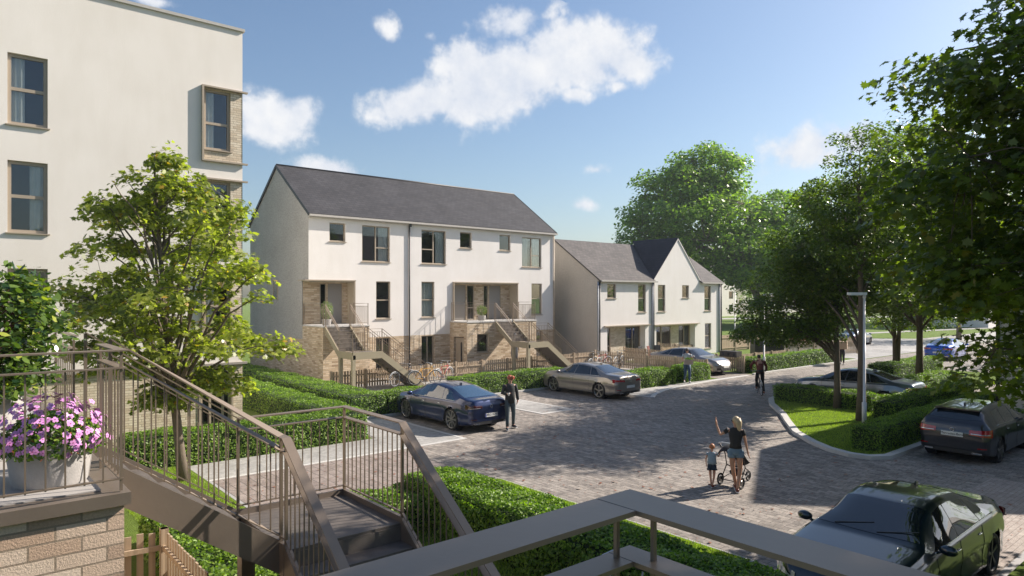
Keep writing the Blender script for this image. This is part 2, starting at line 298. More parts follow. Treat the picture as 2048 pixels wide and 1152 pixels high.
# ---------------------------------------------------------------- geometry helpers
C = sc.collection
class MB:
    """collects polygons; build() links them as one mesh object with box-projected UVs in metres"""
    def __init__(s): s.v = []; s.f = []; s.m = []; s.sm = []; s.cur = 0; s.smooth = False
    def face(s, idx): s.f.append(tuple(idx)); s.m.append(s.cur); s.sm.append(s.smooth)
    def poly(s, pts):
        n = len(s.v); s.v += [tuple(p) for p in pts]; s.face(range(n, n + len(pts)))
    def box(s, x0, x1, y0, y1, z0, z1):
        n = len(s.v)
        s.v += [(x0, y0, z0), (x1, y0, z0), (x1, y1, z0), (x0, y1, z0), (x0, y0, z1), (x1, y0, z1), (x1, y1, z1), (x0, y1, z1)]
        for q in ((0, 3, 2, 1), (4, 5, 6, 7), (0, 1, 5, 4), (1, 2, 6, 5), (2, 3, 7, 6), (3, 0, 4, 7)): s.face([n + i for i in q])
        return s
    def obox(s, c, ux, uy, uz, hx, hy, hz):
        c = Vector(c); ux = Vector(ux).normalized() * hx; uy = Vector(uy).normalized() * hy; uz = Vector(uz).normalized() * hz
        n = len(s.v)
        for a, b, d in ((-1, -1, -1), (1, -1, -1), (1, 1, -1), (-1, 1, -1), (-1, -1, 1), (1, -1, 1), (1, 1, 1), (-1, 1, 1)):
            s.v.append(tuple(c + ux * a + uy * b + uz * d))
        for q in ((0, 3, 2, 1), (4, 5, 6, 7), (0, 1, 5, 4), (1, 2, 6, 5), (2, 3, 7, 6), (3, 0, 4, 7)): s.face([n + i for i in q])
        return s
    def bar(s, p, q, w, h=None, up=(0, 0, 1)):
        p = Vector(p); q = Vector(q); d = q - p
        if d.length < 1e-6: return s
        h = h or w; up = Vector(up)
        side = d.cross(up)
        if side.length < 1e-5: side = d.cross(Vector((1, 0, 0)))
        u2 = side.cross(d)
        return s.obox((p + q) / 2, d, side, u2, d.length / 2, w / 2, h / 2)
    def tube(s, pts, rad, n=8, caps=True):
        pts = [Vector(p) for p in pts]
        if isinstance(rad, (int, float)): rad = [rad] * len(pts)
        base = len(s.v); prev = None
        for i, p in enumerate(pts):
            d = (pts[min(i + 1, len(pts) - 1)] - pts[max(i - 1, 0)]).normalized()
            if prev is None:
                a = d.cross(Vector((0, 0, 1)))
                if a.length < 1e-3: a = d.cross(Vector((1, 0, 0)))
            else: a = prev - d * prev.dot(d)
            a.normalize(); prev = a; b = d.cross(a)
            for k in range(n):
                t = 2 * math.pi * k / n; s.v.append(tuple(p + (a * math.cos(t) + b * math.sin(t)) * rad[i]))
        sm = s.smooth; s.smooth = True
        for i in range(len(pts) - 1):
            for k in range(n):
                k2 = (k + 1) % n; s.face((base + i * n + k, base + i * n + k2, base + (i + 1) * n + k2, base + (i + 1) * n + k))
        s.smooth = sm
        if caps: s.face([base + k for k in reversed(range(n))]); s.face([base + (len(pts) - 1) * n + k for k in range(n)])
        return s
    def lathe(s, prof, c=(0, 0, 0), n=24, axis='z', caps=True):
        base = len(s.v); c = Vector(c)
        for (r, h) in prof:
            for k in range(n):
                t = 2 * math.pi * k / n; a, b = r * math.cos(t), r * math.sin(t)
                s.v.append(tuple(c + (Vector((a, b, h)) if axis == 'z' else Vector((a, h, b)) if axis == 'y' else Vector((h, a, b)))))
        sm = s.smooth; s.smooth = True
        for i in range(len(prof) - 1):
            for k in range(n):
                k2 = (k + 1) % n; s.face((base + i * n + k, base + i * n + k2, base + (i + 1) * n + k2, base + (i + 1) * n + k))
        s.smooth = sm
        if caps: s.face([base + k for k in reversed(range(n))]); s.face([base + (len(prof) - 1) * n + k for k in range(n)])
        return s
    def prism(s, poly, z0, z1):
        n = len(s.v); k = len(poly)
        s.v += [(x, y, z0) for x, y in poly] + [(x, y, z1) for x, y in poly]
        s.face([n + i for i in reversed(range(k))]); s.face([n + k + i for i in range(k)])
        for i in range(k): j = (i + 1) % k; s.face((n + i, n + j, n + k + j, n + k + i))
        return s
    def grid(s, P, closed=False):
        """P: 2-D list of points"""
        n = len(s.v); a = len(P); b = len(P[0])
        for r in P: s.v += [tuple(p) for p in r]
        for i in range(a - 1):
            for j in range(b - 1): s.face((n + i * b + j, n + i * b + j + 1, n + (i + 1) * b + j + 1, n + (i + 1) * b + j))
        return s
    def ball(s, c, rx, ry=None, rz=None, n=12, m=8):
        ry = ry or rx; rz = rz or rx
        P = [[(c[0] + rx * math.sin(math.pi * i / m) * math.cos(2 * math.pi * j / n), c[1] + ry * math.sin(math.pi * i / m) * math.sin(2 * math.pi * j / n), c[2] + rz * math.cos(math.pi * i / m)) for j in range(n + 1)] for i in range(m + 1)]
        sm = s.smooth; s.smooth = True; s.grid(P); s.smooth = sm; return s
    def build(s, name, mats, parent=None, uv=True, loc=None):
        me = bpy.data.meshes.new(name); me.from_pydata(s.v, [], s.f); 
        mats = [mats] if isinstance(mats, str) else mats
        for m in mats: me.materials.append(MAT[m])
        me.polygons.foreach_set('material_index', s.m); me.polygons.foreach_set('use_smooth', s.sm)
        if uv and len(s.f) < 60000:
            me.update(); ul = me.uv_layers.new(name='uv').data
            for p in me.polygons:
                nx, ny, nz = p.normal; ax, ay, az = abs(nx), abs(ny), abs(nz)
                for li in p.loop_indices:
                    x, y, z = me.vertices[me.loops[li].vertex_index].co
                    if az > 0.95: ul[li].uv = (x, y)
                    elif az > 0.25 and ay > ax: ul[li].uv = (x, z / max(0.2, math.sqrt(1 - nz * nz)))
                    elif az > 0.25: ul[li].uv = (y, z / max(0.2, math.sqrt(1 - nz * nz)))
                    elif ax >= ay: ul[li].uv = (y, z)
                    else: ul[li].uv = (x, z)
        me.update()
        o = bpy.data.objects.new(name, me); C.objects.link(o)
        if parent: o.parent = parent
        if loc: o.location = loc
        return o
def tag(o, label, cat, group=None, kind=None):
    if label: o['label'] = label
    if cat: o['category'] = cat
    if group: o['group'] = group
    if kind: o['kind'] = kind
    return o
def thing(name, label, cat, loc=(0, 0, 0), rz=0, group=None):
    o = bpy.data.objects.new(name, None); C.objects.link(o); o.empty_display_size = 0.3
    o.location = loc; o.rotation_euler = (0, 0, rz); return tag(o, label, cat, group)
def struct(name, mb, mat, kind='structure'):
    o = mb.build(name, mat); o['kind'] = kind; return o
def kids(o): return [c for c in bpy.data.objects if c.parent == o]
def dup(o, loc=None, rz=None, label=None, parent=None, scale=None):
    c = o.copy(); C.objects.link(c)
    if parent: c.parent = parent
    if loc is not None: c.location = loc
    if rz is not None: c.rotation_euler = (0, 0, rz)
    if label: c['label'] = label
    if scale: c.scale = (scale,) * 3 if not isinstance(scale, tuple) else scale
    for ch in kids(o):
        if ch.parent == o: dup(ch, parent=c)
    return c
def flatbar(mb, pts, wd, th):
    """flat horizontal bar following a polyline, mitred in plan"""
    pts = [Vector(p) for p in pts]; offs = []
    for i in range(len(pts)):
        ds = []
        if i > 0: d = pts[i] - pts[i - 1]; ds.append(Vector((d.x, d.y, 0)).normalized())
        if i < len(pts) - 1: d = pts[i + 1] - pts[i]; ds.append(Vector((d.x, d.y, 0)).normalized())
        n = [Vector((-d.y, d.x, 0)) for d in ds]
        if len(n) == 1: offs.append(n[0] * wd / 2)
        else:
            m = (n[0] + n[1]); m.normalize(); offs.append(m * (wd / 2 / max(0.3, m.dot(n[0]))))
    base = len(mb.v)
    for p, o in zip(pts, offs):
        for q in (p + o, p - o): mb.v.append(tuple(q)); mb.v.append((q.x, q.y, q.z - th))
    for i in range(len(pts) - 1):
        a = base + i * 4; b = a + 4
        for q in ((a, b, b + 2, a + 2), (a + 1, a + 3, b + 3, b + 1), (a, a + 1, b + 1, b), (a + 2, b + 2, b + 3, a + 3)): mb.face(q)
    e = base + (len(pts) - 1) * 4
    mb.face((base, base + 2, base + 3, base + 1)); mb.face((e, e + 1, e + 3, e + 2))
def along(pts, step):
    """points every `step` along a polyline (by plan length)"""
    out = []; 
    for a, b in zip(pts[:-1], pts[1:]):
        a = Vector(a); b = Vector(b); L = math.hypot(b.x - a.x, b.y - a.y); n = max(1, round(L / step))
        for k in range(1, n): out.append(a.lerp(b, k / n))
    return out
def railing(parent, pts, h=1.1, wd=0.09, mat='bronze', post=0.03, bal=0.014, step=0.11, gap=0.14, foot=0.1, th=0.012, embed=0.0):
    """pts: floor-level polyline; top rail, second rail, bottom rail, balusters and posts"""
    top = [(x, y, z + h) for x, y, z in pts]; sec = [(x, y, z + h - gap) for x, y, z in pts]; bot = [(x, y, z + foot) for x, y, z in pts]
    m = MB(); flatbar(m, top, wd, th); hr = m.build('handrail', mat, parent)
    m = MB(); flatbar(m, sec, wd * 0.8, th); m.build('lower_rail', mat, parent)
    m = MB(); flatbar(m, bot, 0.03, th); m.build('bottom_rail', mat, parent)
    m = MB()
    for p in along(pts, step):
        m.box(p.x - bal / 2, p.x + bal / 2, p.y - bal / 2, p.y + bal / 2, p.z + foot - 0.02, p.z + h - gap - th / 2)
    if m.v: m.build('balusters', mat, parent)
    for x, y, z in pts: m = MB(); m.box(x - post / 2, x + post / 2, y - post / 2, y + post / 2, z - embed, z + h - th); m.build('post', mat, parent)
    return hr
def np_mesh(name, V, F, mat, parent=None, rnd=None, smooth=False):
    """V (n,3), F (m,k) uniform polygons, rnd per-face value"""
    me = bpy.data.meshes.new(name); n, (m, k) = len(V), F.shape
    me.vertices.add(n); me.vertices.foreach_set('co', V.astype(np.float32).ravel())
    me.loops.add(m * k); me.loops.foreach_set('vertex_index', F.astype(np.int32).ravel())
    me.polygons.add(m); me.polygons.foreach_set('loop_start', np.arange(0, m * k, k, dtype=np.int32))
    me.polygons.foreach_set('loop_total', np.full(m, k, dtype=np.int32))
    if rnd is not None:
        a = me.attributes.new('rnd', 'FLOAT', 'FACE'); a.data.foreach_set('value', rnd.astype(np.float32))
    me.materials.append(MAT[mat]); me.update(calc_edges=True)
    o = bpy.data.objects.new(name, me); C.objects.link(o)
    if parent: o.parent = parent
    return o
MAPLE = np.array([(0, -.5), (.12, -.22), (.46, -.30), (.36, -.06), (.56, .10), (.28, .14), (.30, .30), (.13, .26), (0, .56), (-.13, .26), (-.30, .30), (-.28, .14), (-.56, .10), (-.36, -.06), (-.46, -.30), (-.12, -.22)])
OVAL = np.array([(0, -.5), (.24, -.2), (.26, .12), (0, .5), (-.26, .12), (-.24, -.2)])
QUAD = np.array([(0, -.5), (.3, 0), (0, .5), (-.3, 0)])
def leaves(P, Nrm, size, shape, rs, jitter=0.5, fold=0.0):
    """P centres, Nrm preferred normals -> V, F, rnd"""
    n = len(P); nn = Nrm + rs.normal(0, jitter, (n, 3)); nn /= np.linalg.norm(nn, axis=1)[:, None] + 1e-9
    a = rs.normal(0, 1, (n, 3)); a -= nn * (a * nn).sum(1)[:, None]; a /= np.linalg.norm(a, axis=1)[:, None] + 1e-9
    b = np.cross(nn, a); s = size * rs.uniform(0.65, 1.25, n)
    V = P[:, None, :] + s[:, None, None] * (shape[None, :, 0, None] * a[:, None, :] + shape[None, :, 1, None] * b[:, None, :])
    if fold: V = V - nn[:, None, :] * (s[:, None, None] * fold * (np.abs(shape[None, :, 0, None]) + 0.5 * shape[None, :, 1, None] ** 2))
    k = len(shape); F = np.arange(n * k).reshape(n, k)
    return V.reshape(-1, 3), F, rs.uniform(0, 1, n)
# ---------------------------------------------------------------- walls with openings
def wall(mb, f, u0, u1, v0, v1, holes, depth=0.12):
    """f(u, v, d) -> world point; d is the depth into the wall. holes: (u0,u1,v0,v1[,depth])"""
    us = sorted({u0, u1} | {h[0] for h in holes} | {h[1] for h in holes}); vs = sorted({v0, v1} | {h[2] for h in holes} | {h[3] for h in holes})
    us = [u for u in us if u0 <= u <= u1]; vs = [v for v in vs if v0 <= v <= v1]
    for a, b in zip(us[:-1], us[1:]):
        for c, d in zip(vs[:-1], vs[1:]):
            mu, mv = (a + b) / 2, (c + d) / 2
            if any(h[0] < mu < h[1] and h[2] < mv < h[3] for h in holes): continue
            mb.poly([f(a, c, 0), f(b, c, 0), f(b, d, 0), f(a, d, 0)])
    for h in holes:
        a, b, c, d = h[:4]; D = h[4] if len(h) > 4 else depth
        if D <= 0: continue
        mb.poly([f(a, c, 0), f(a, c, D), f(b, c, D), f(b, c, 0)]); mb.poly([f(a, d, 0), f(b, d, 0), f(b, d, D), f(a, d, D)])
        mb.poly([f(a, c, 0), f(a, d, 0), f(a, d, D), f(a, c, D)]); mb.poly([f(b, c, 0), f(b, c, D), f(b, d, D), f(b, d, 0)])
def fbox(mb, f, u0, u1, v0, v1, d0, d1):
    n = len(mb.v); mb.v += [tuple(f(*p)) for p in ((u0, v0, d0), (u1, v0, d0), (u1, v0, d1), (u0, v0, d1), (u0, v1, d0), (u1, v1, d0), (u1, v1, d1), (u0, v1, d1))]
    for q in ((0, 3, 2, 1), (4, 5, 6, 7), (0, 1, 5, 4), (1, 2, 6, 5), (2, 3, 7, 6), (3, 0, 4, 7)): mb.face([n + i for i in q])
def window(par, f, u0, u1, v0, v1, mull=(), trans=(), depth=0.1, fw=0.06, sill=True, curtains='', frame='frame_bronze', glass='glass', blind=False, surround=0, rw=1.0):
    """window = glass pane, with frame, sill and curtains as its children"""
    g = MB(); fbox(g, f, u0 + fw * .6, u1 - fw * .6, v0 + fw * .6, v1 - fw * .6, depth + .02, depth + .026); w_ = g.build('window', glass, par)
    m = MB(); d0, d1 = depth - .02, depth + .06
    fbox(m, f, u0 + .002, u0 + fw, v0 + .002, v1 - .002, d0, d1); fbox(m, f, u1 - fw, u1 - .002, v0 + .002, v1 - .002, d0, d1)
    fbox(m, f, u0 + fw, u1 - fw, v0 + .002, v0 + fw, d0, d1); fbox(m, f, u0 + fw, u1 - fw, v1 - fw, v1 - .002, d0, d1)
    for k in mull: fbox(m, f, k - fw * .5, k + fw * .5, v0 + fw, v1 - fw, d0 + .002, d1)
    for k in trans:
        if isinstance(k, tuple): fbox(m, f, k[1], k[2], k[0] - fw * .5, k[0] + fw * .5, d0 + .005, d1 - .003)
        else: fbox(m, f, u0 + fw, u1 - fw, k - fw * .5, k + fw * .5, d0 + .005, d1 - .003)
    if surround:
        s = surround; fbox(m, f, u0 - s, u0 - .001, v0 - s, v1 + s, -.03, .02); fbox(m, f, u1 + .001, u1 + s, v0 - s, v1 + s, -.03, .02)
        fbox(m, f, u0 - .001, u1 + .001, v1 + .001, v1 + s, -.03, .02)
    m.build('window_frame', frame, w_)
    if sill:
        m = MB(); fbox(m, f, u0 - .05, u1 + .05, v0 - .035, v0 - .002, -.06, .04); m.build('window_sill', frame, w_)
    for side in curtains:
        m = MB(); wdt = (u1 - u0) * .34; s0 = {'l': u0 + fw, 'r': u1 - fw - wdt, 'f': u0 + fw}[side]
        if side == 'f': wdt = u1 - u0 - 2 * fw
        n = max(6, int(wdt / .03)); P = [[f(s0 + wdt * i / n, v, depth + .09 + .03 * math.sin(i * 1.5) + .012 * math.sin(i * .7)) for i in range(n + 1)] for v in (v0 + .01, v1 - .02)]
        m.smooth = True; m.grid(P); m.build('curtain', 'curtain', w_)
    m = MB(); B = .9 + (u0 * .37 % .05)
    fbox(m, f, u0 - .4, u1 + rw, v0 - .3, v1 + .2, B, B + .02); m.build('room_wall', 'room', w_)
    return w_
def gable_roof(mb, ax, a0, a1, b0, b1, ze, zr, ov=0.1, th=0.14, oe=0.22):
    """ridge along axis ax ('x' or 'y') from a0 to a1; eaves at b0 and b1"""
    bm = (b0 + b1) / 2; sl = (zr - ze) / (bm - b0)
    def P(a, b, z): return (a, b, z) if ax == 'x' else (b, a, z)
    A0, A1 = a0 - ov, a1 + ov
    for (be, s) in ((b0 - oe, -1), (b1 + oe, 1)):
        zE = ze - sl * oe
        t = [P(A0, be, zE), P(A1, be, zE), P(A1, bm, zr), P(A0, bm, zr)]; u = [(p[0], p[1], p[2] + th) for p in t]
        mb.poly(u if (s == -1) == (ax == 'x') else u[::-1]); mb.poly(t[::-1] if (s == -1) == (ax == 'x') else t)
        mb.poly([t[0], t[1], u[1], u[0]]); mb.poly([t[0], u[0], u[3], t[3]]); mb.poly([t[1], t[2], u[2], u[1]])
# ================================================================= ground and roads
def sheet(name, poly, z, mat, kind='structure'):
    m = MB(); m.poly([(x, y, z) for x, y in poly]); return struct(name, m, mat, kind)
sheet('ground', [(-900, -900), (1400, -900), (1400, 1400), (-900, 1400)], 0.0, 'lawn_far')
sheet('road', [(5.0, -14), (200, -14), (200, 20.75), (34.6, 20.75), (31.0, 20.66), (28.4, 20.45), (26.2, 20.0), (24.9, 19.5), (24.05, 19.0), (24.05, 24.05), (17.3, 24.05), (17.3, 22.35), (10.5, 22.35), (10.5, 17.32), (5.0, 17.32)], 0.004, 'cobble')
sheet('far_car_park', [(50, 20.9), (200, 20.9), (200, 24), (78, 27), (74, 31), (55, 31), (50, 27)], 0.012, 'granite')
sheet('driveway', [(32.4, 20.75), (35.5, 20.75), (35.5, 30.7), (32.4, 30.7)], 0.008, 'cobble')
sheet('courtyard', [(5.1, 12.9), (10.3, 12.9), (10.3, 17.3), (5.1, 17.3)], 0.008, 'cobble_big')
sheet('pavement', [(2.5, 17.42), (10.5, 17.42), (12.6, 17.42), (12.6, 22.3), (10.6, 22.3), (10.6, 19.2), (2.5, 19.2)], 0.014, 'granite')
sheet('pavement_bay', [(17.62, 19.12), (19.12, 19.12), (19.12, 24.0), (17.62, 24.0)], 0.014, 'granite')
curve_in = [(24.12, 19.08), (24.9, 19.6), (26.2, 20.1), (28.4, 20.55), (31.0, 20.76), (34.8, 20.85)]
sheet('pavement_corner', curve_in + [(34.8, 21.0), (28.9, 21.1), (24.12, 21.1)], 0.014, 'granite')
sheet('parking_bay', [(9.2, 3.4), (19.9, 3.4), (19.9, 5.25), (9.2, 5.25)], 0.010, 'cobble_pale')
sheet('front_yard', [(14.0, 24.9), (35.0, 24.9), (35.0, 33.6), (14.0, 33.6)], 0.006, 'granite')
def kerb(name, pts, wd=0.12, z1=0.10, mat='kerb_stone', z0=-0.05):
    m = MB(); flatbar(m, [(x, y, z1) for x, y in pts], wd, z1 - z0); return struct(name, m, mat)
def kerbflat(name, pts, mat='kerb_stone', wd=0.12): return kerb(name, pts, wd, 0.02, mat)
kerbflat('kerb_pavement', [(2.5, 17.36), (12.66, 17.36), (12.66, 22.36)])
kerb('kerb_hedge_side', [(10.5, 22.42), (17.4, 22.42), (17.4, 24.1), (24.1, 24.1), (24.1, 21.1)], 0.14, 0.08)
kerbflat('kerb_bay', [(17.56, 24.0), (17.56, 19.06), (19.18, 19.06), (19.18, 24.0)])
kerbflat('kerb_corner', [(24.06, 21.1), (24.06, 19.0)])
kerb('kerb_curve', [(24.05, 19.0), (24.9, 19.53), (26.2, 20.03), (28.4, 20.48), (31.0, 20.69), (34.8, 20.78)], 0.2, 0.03)
kerb('kerb_far_side', [(35.4, 20.8), (46.5, 20.85), (50, 20.95)], 0.16, 0.08)
isl = [(28.5, 15.45), (27.3, 15.2), (26.1, 14.5), (24.35, 13.1), (22.8, 12.05), (21.32, 11.0), (20.3, 9.95), (19.75, 9.2), (19.5, 8.5), (19.6, 8.0), (20.05, 7.72), (22.4, 7.7), (31.0, 7.7)]
m = MB(); m.prism([(x + .05, y) for x, y in isl[:-1]] + [(31, 7.75), (36, 7.75), (36, 10.7), (28.4, 10.7), (28.4, 15.3)], -0.05, 0.075); struct('island_lawn', m, 'lawn')
kerb('kerb_island', isl, 0.22, 0.11)
m = MB(); m.prism([(33.0, 10.7), (46, 10.7), (46, 15.9), (37.5, 15.9), (34, 15.4), (33, 14.8)], -0.05, 0.07); struct('verge', m, 'lawn')
kerb('kerb_verge', [(33.0, 10.7), (33, 14.8), (34, 15.45), (37.5, 15.95), (46, 15.95)], 0.16, 0.1)
m = MB(); m.prism([(-6, -14), (8.9, -14), (8.9, 5.6), (10.44, 6.2), (10.44, 12.85), (4.95, 12.85), (4.95, 19.2), (-6, 19.2)], -0.05, 0.06); struct('garden_lawn', m, 'lawn')
kerbflat('kerb_court', [(5.0, 17.3), (5.0, 12.9), (10.5, 12.9), (10.5, 6.2), (8.95, 5.6), (8.95, 3.3), (19.95, 3.3)], 'kerb_dark', 0.14)
m = MB(); m.prism([(9.0, -14), (30, -14), (30, 3.22), (9.0, 3.22)], -0.05, 0.06); struct('side_lawn', m, 'lawn')
# far park: path, road and raised lawn
m = MB(); flatbar(m, [(20, 68, .02), (60, 49.5, .02), (68, 42.2, .02), (80, 36, .02), (120, 28, .02)], 1.7, .04); struct('park_path', m, 'granite')
m = MB(); flatbar(m, [(40, 110, .02), (90, 86, .02), (118, 74, .02), (150, 60, .02), (200, 40, .02)], 7.0, .04); struct('far_road', m, 'granite')
# ================================================================= render-and-brick terrace with outside stairs
FY = 33.09; BY = 41.5; AX0 = 14.39; AX1 = 31.53; FP = 31.39
fF = lambda u, v, d: (u, FY + d, v)
A = thing('terraced_house', 'long white rendered terrace over a brick ground floor with two outside stairs', 'house', (0, 0, 0))
def Apart(name, mb, mat, par=None): return mb.build(name, mat, par or A)
upper = [(15.52, 16.42, 7.31, 8.28), (17.38, 19.08, 6.32, 8.27), (21.12, 22.81, 6.32, 8.26), (23.82, 24.69, 7.33, 8.29), (26.84, 27.74, 7.32, 8.30), (28.7, 30.4, 6.33, 8.25), (18.22, 19.11, 3.23, 5.27), (21.12, 22.0, 3.25, 5.29), (29.52, 30.45, 3.25, 5.28)]
wins = [dict(), dict(mull=(18.23,), trans=((7.1, 18.26, 19.02),), curtains='r'), dict(mull=(21.97,), trans=((7.15, 21.2, 21.94),), curtains='r'), dict(), dict(), dict(mull=(29.55,), trans=((7.1, 29.6, 30.33),), curtains='lr'),
        dict(trans=(4.25,)), dict(trans=(4.25,), curtains='f'), dict(trans=(4.3,))]
m = MB(); REC = [(AX0, 16.91, 2.95, 5.25, .75), (23.34, 28.28, 2.95, 5.25, .75)]
wall(m, fF, AX0, AX1, 2.25, 8.72, [(AX0, 16.91, 2.25, 5.25, 0), (23.34, 28.28, 2.25, 5.25, 0)] + upper, .12)
# gable walls and rear wall
gz = 8.7; rz_ = 11.6; my = (FY + BY) / 2
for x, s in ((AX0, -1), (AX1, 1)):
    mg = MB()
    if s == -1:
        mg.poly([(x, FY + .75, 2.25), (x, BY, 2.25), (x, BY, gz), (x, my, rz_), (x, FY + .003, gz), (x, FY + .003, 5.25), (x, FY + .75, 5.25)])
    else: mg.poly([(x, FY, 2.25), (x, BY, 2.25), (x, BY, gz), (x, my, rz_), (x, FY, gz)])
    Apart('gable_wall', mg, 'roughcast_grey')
aw = Apart('wall', m, 'render_white')
m = MB(); m.poly([(AX0, BY, 2.25), (AX1, BY, 2.25), (AX1, BY, gz), (AX0, BY, gz)]); Apart('rear_wall', m, 'render_white')
# brick storey
gw = [(18.2, 19.12, .35, 2.2), (21.12, 22.0, .45, 2.2), (29.9, 30.5, 1.0, 2.2)]
m = MB(); wall(m, fF, 16.9, 23.12, 0, 2.25, gw[:2], .12); wall(m, fF, 28.4, AX1, 0, 2.25, gw[2:], .12)
m.poly([(AX0, FY + .75, 0), (AX0, BY, 0), (AX0, BY, 2.25), (AX0, FY + .75, 2.25)]); m.poly([(AX1, FY, 0), (AX1, BY, 0), (AX1, BY, 2.25), (AX1, FY, 2.25)])
m.poly([(AX0, BY, 0), (AX1, BY, 0), (AX1, BY, 2.25), (AX0, BY, 2.25)])
for (x0, x1, door) in ((AX0, 16.9, 0), (23.09, 28.4, 1)):
    fp = lambda u, v, d: (u, FP + d, v); holes = [(23.81, 24.66, 1.2, 2.28), (25.9 + .62, 27.0, 1.2, 2.2)] if door else []
    wall(m, fp, x0, x1, 0, 2.93, holes, .14)
    fs = lambda u, v, d, x0=x0: (x0 + d, u, v)
    if door: wall(m, fs, FP, FY, 0, 2.93, [(31.72, 32.72, 0.02, 2.1)], .14)
    else: m.poly([(x0, FP, 0), (x0, FY + .75, 0), (x0, FY + .75, 2.93), (x0, FP, 2.93)])
    m.poly([(x1, FP, 0), (x1, FY + .4, 0), (x1, FY + .4, 2.93), (x1, FP, 2.93)])
Apart('brick_wall', m, 'brick_buff')
# slabs of the two porches
for x0, x1, xr in ((AX0, 16.9, 16.91), (23.09, 28.4, 28.28)):
    m = MB(); m.box(x0 - .02, x1 + .02, FP - .03, FY - .002, 2.935, 3.0); m.box(max(x0, 23.34 if x0 > 20 else x0) + .005, xr - .005, FY - .002, FY + .74, 2.935, 3.0); Apart('porch_slab', m, 'kerb_stone')
# recess walls: brick back, doors, canopies
def recess(x0, x1, items, leftopen):
    fb = lambda u, v, d: (u, FY + .75 + d, v)
    m = MB(); holes = [(a, b, 3.0, 5.15) for a, b, k in items]
    wall(m, fb, x0, x1, 3.0, 5.25, holes, .05)
    Apart('porch_back_wall', m, 'brick_buff')
    m = MB(); m.box(x1 - .003, x1 + .02, FY + .02, FY + .75, 3.0, 5.25)
    if not leftopen: m.box(x0 - .02, x0 + .003, FY + .02, FY + .75, 3.0, 5.25)
    m.box(x0 + .004, x1 - .004, FY + .002, FY + .75, 5.19, 5.245); Apart('porch_lining', m, 'tan_slats')
    m = MB(); m.box(x0 - (.25 if leftopen else .06), x1 + .06, FY - .12, FY - .003, 5.25, 5.31)
    if not leftopen: m.box(x0 - .06, x0 - .003, FY - .12, FY - .003, 3.0, 5.249)
    else: m.box(x0 - .25, x0 - .003, FY - .003, FY + .8, 5.25, 5.31)
    m.box(x1 + .005, x1 + .06, FY - .06, FY - .003, 3.0, 5.249); Apart('canopy', m, 'frame_bronze')
    for a, b, k in items:
        if k == 'd':
            m = MB(); m.box(a + .03, b - .03, FY + .785, FY + .83, 3.01, 5.12); d = Apart('door', m, 'door_grey')
            m = MB(); m.box(a + .002, a + .03, FY + .76, FY + .84, 3.0, 5.148); m.box(b - .03, b - .002, FY + .76, FY + .84, 3.0, 5.148); m.box(a + .03, b - .03, FY + .76, FY + .84, 5.12, 5.148); m.build('door_frame', 'frame_bronze', d)
            m = MB(); m.tube([(b - .12, FY + .74, 3.95), (b - .12, FY + .74, 4.15)], .012, 6); m.box(b - .13, b - .11, FY + .74, FY + .786, 3.96, 3.98); m.box(b - .13, b - .11, FY + .74, FY + .786, 4.12, 4.14); m.build('door_handle', 'chrome', d)
        else: window(A, lambda u, v, d: (u, FY + .75 + d, v), a, b, 3.0, 5.15, depth=.04, sill=False, trans=(3.75,))
def bx(px, Yp=FY + .75):
    a = (px - 1024) / 1365.3; fx, fy = math.cos(R(49.9)), math.sin(R(49.9)); X = fx + a * fy; Y = fy - a * fx; return X / Y * Yp
recess(AX0 + .02, 16.91, [(15.32, 15.72, 'w'), (15.76, 17.06 - .45, 'd')], True)
recess(23.34, 28.28, [(23.5, 24.8, 'd'), (24.86, 25.45, 'w'), (26.15, 26.55, 'w'), (26.6, 27.55, 'd')], False)
for (a, b, c, d), k in zip(upper, wins): window(A, fF, a, b, c, d, **k)
for a, b, c, d in gw: window(A, fF, a, b, c, d, mull=((a + b) / 2,) if b - a > .8 else ())
window(A, lambda u, v, d: (u, FP + d, v), 23.81, 24.66, 1.2, 2.28, depth=.1); window(A, lambda u, v, d: (u, FP + d, v), 26.52, 27.0, 1.2, 2.2, depth=.1)
m = MB(); m.box(23.19, 23.24, 31.78, 32.66, .02, 2.05); dd = Apart('door', m, 'frame_bronze'); m = MB(); m.box(23.18, 23.189, 32.0, 32.14, .4, 1.8); m.build('door_window', 'car_glass', dd)
fR = lambda u, v, d: (AX0 + d, u, v)
m = MB(); m.box(AX0 - .02, AX0 + .01, 37.2, 37.75, 4.3, 5.3); Apart('window', m, 'car_glass')
m = MB(); m.box(AX0 - .03, AX0 - .002, 37.13, 37.2, 4.23, 5.37); m.box(AX0 - .03, AX0 - .002, 37.75, 37.82, 4.23, 5.37); Apart('window_frame', m, 'frame_bronze')
m = MB(); gable_roof(m, 'x', AX0, AX1, FY, BY, 8.68, 11.6, .06, .13, .18); rf = Apart('roof', m, 'roof_slate')
m = MB(); m.tube([(AX0 - .05, my, 11.735), (AX1 + .05, my, 11.735)], .06, 8); m.build('ridge_tiles', 'pipe_black', rf)
m = MB(); m.box(AX0 - .05, AX1 + .08, FY - .30, FY - .19, 8.52, 8.62); m.build('gutter', 'fascia', rf)
m = MB(); m.box(AX0 + .01, AX1 - .01, FY - .19, FY - .002, 8.48, 8.54); m.build('soffit', 'fascia', rf)
for s_ in (0, 1):
    for x in (AX0 - .075, AX1 + .075): m = MB(); m.bar((x, (FY - .2 if s_ == 0 else BY + .2), 8.60), (x, my, 11.66), .02, .16, (0, 0, 1)); m.build('bargeboard', 'pipe_black', rf)
m = MB(); m.tube([(20.29, FY - .055, .02), (20.29, FY - .055, 8.45)], .045, 8); m.box(20.23, 20.35, FY - .2, FY - .1, 8.35, 8.5); Apart('downpipe', m, 'pipe_black')
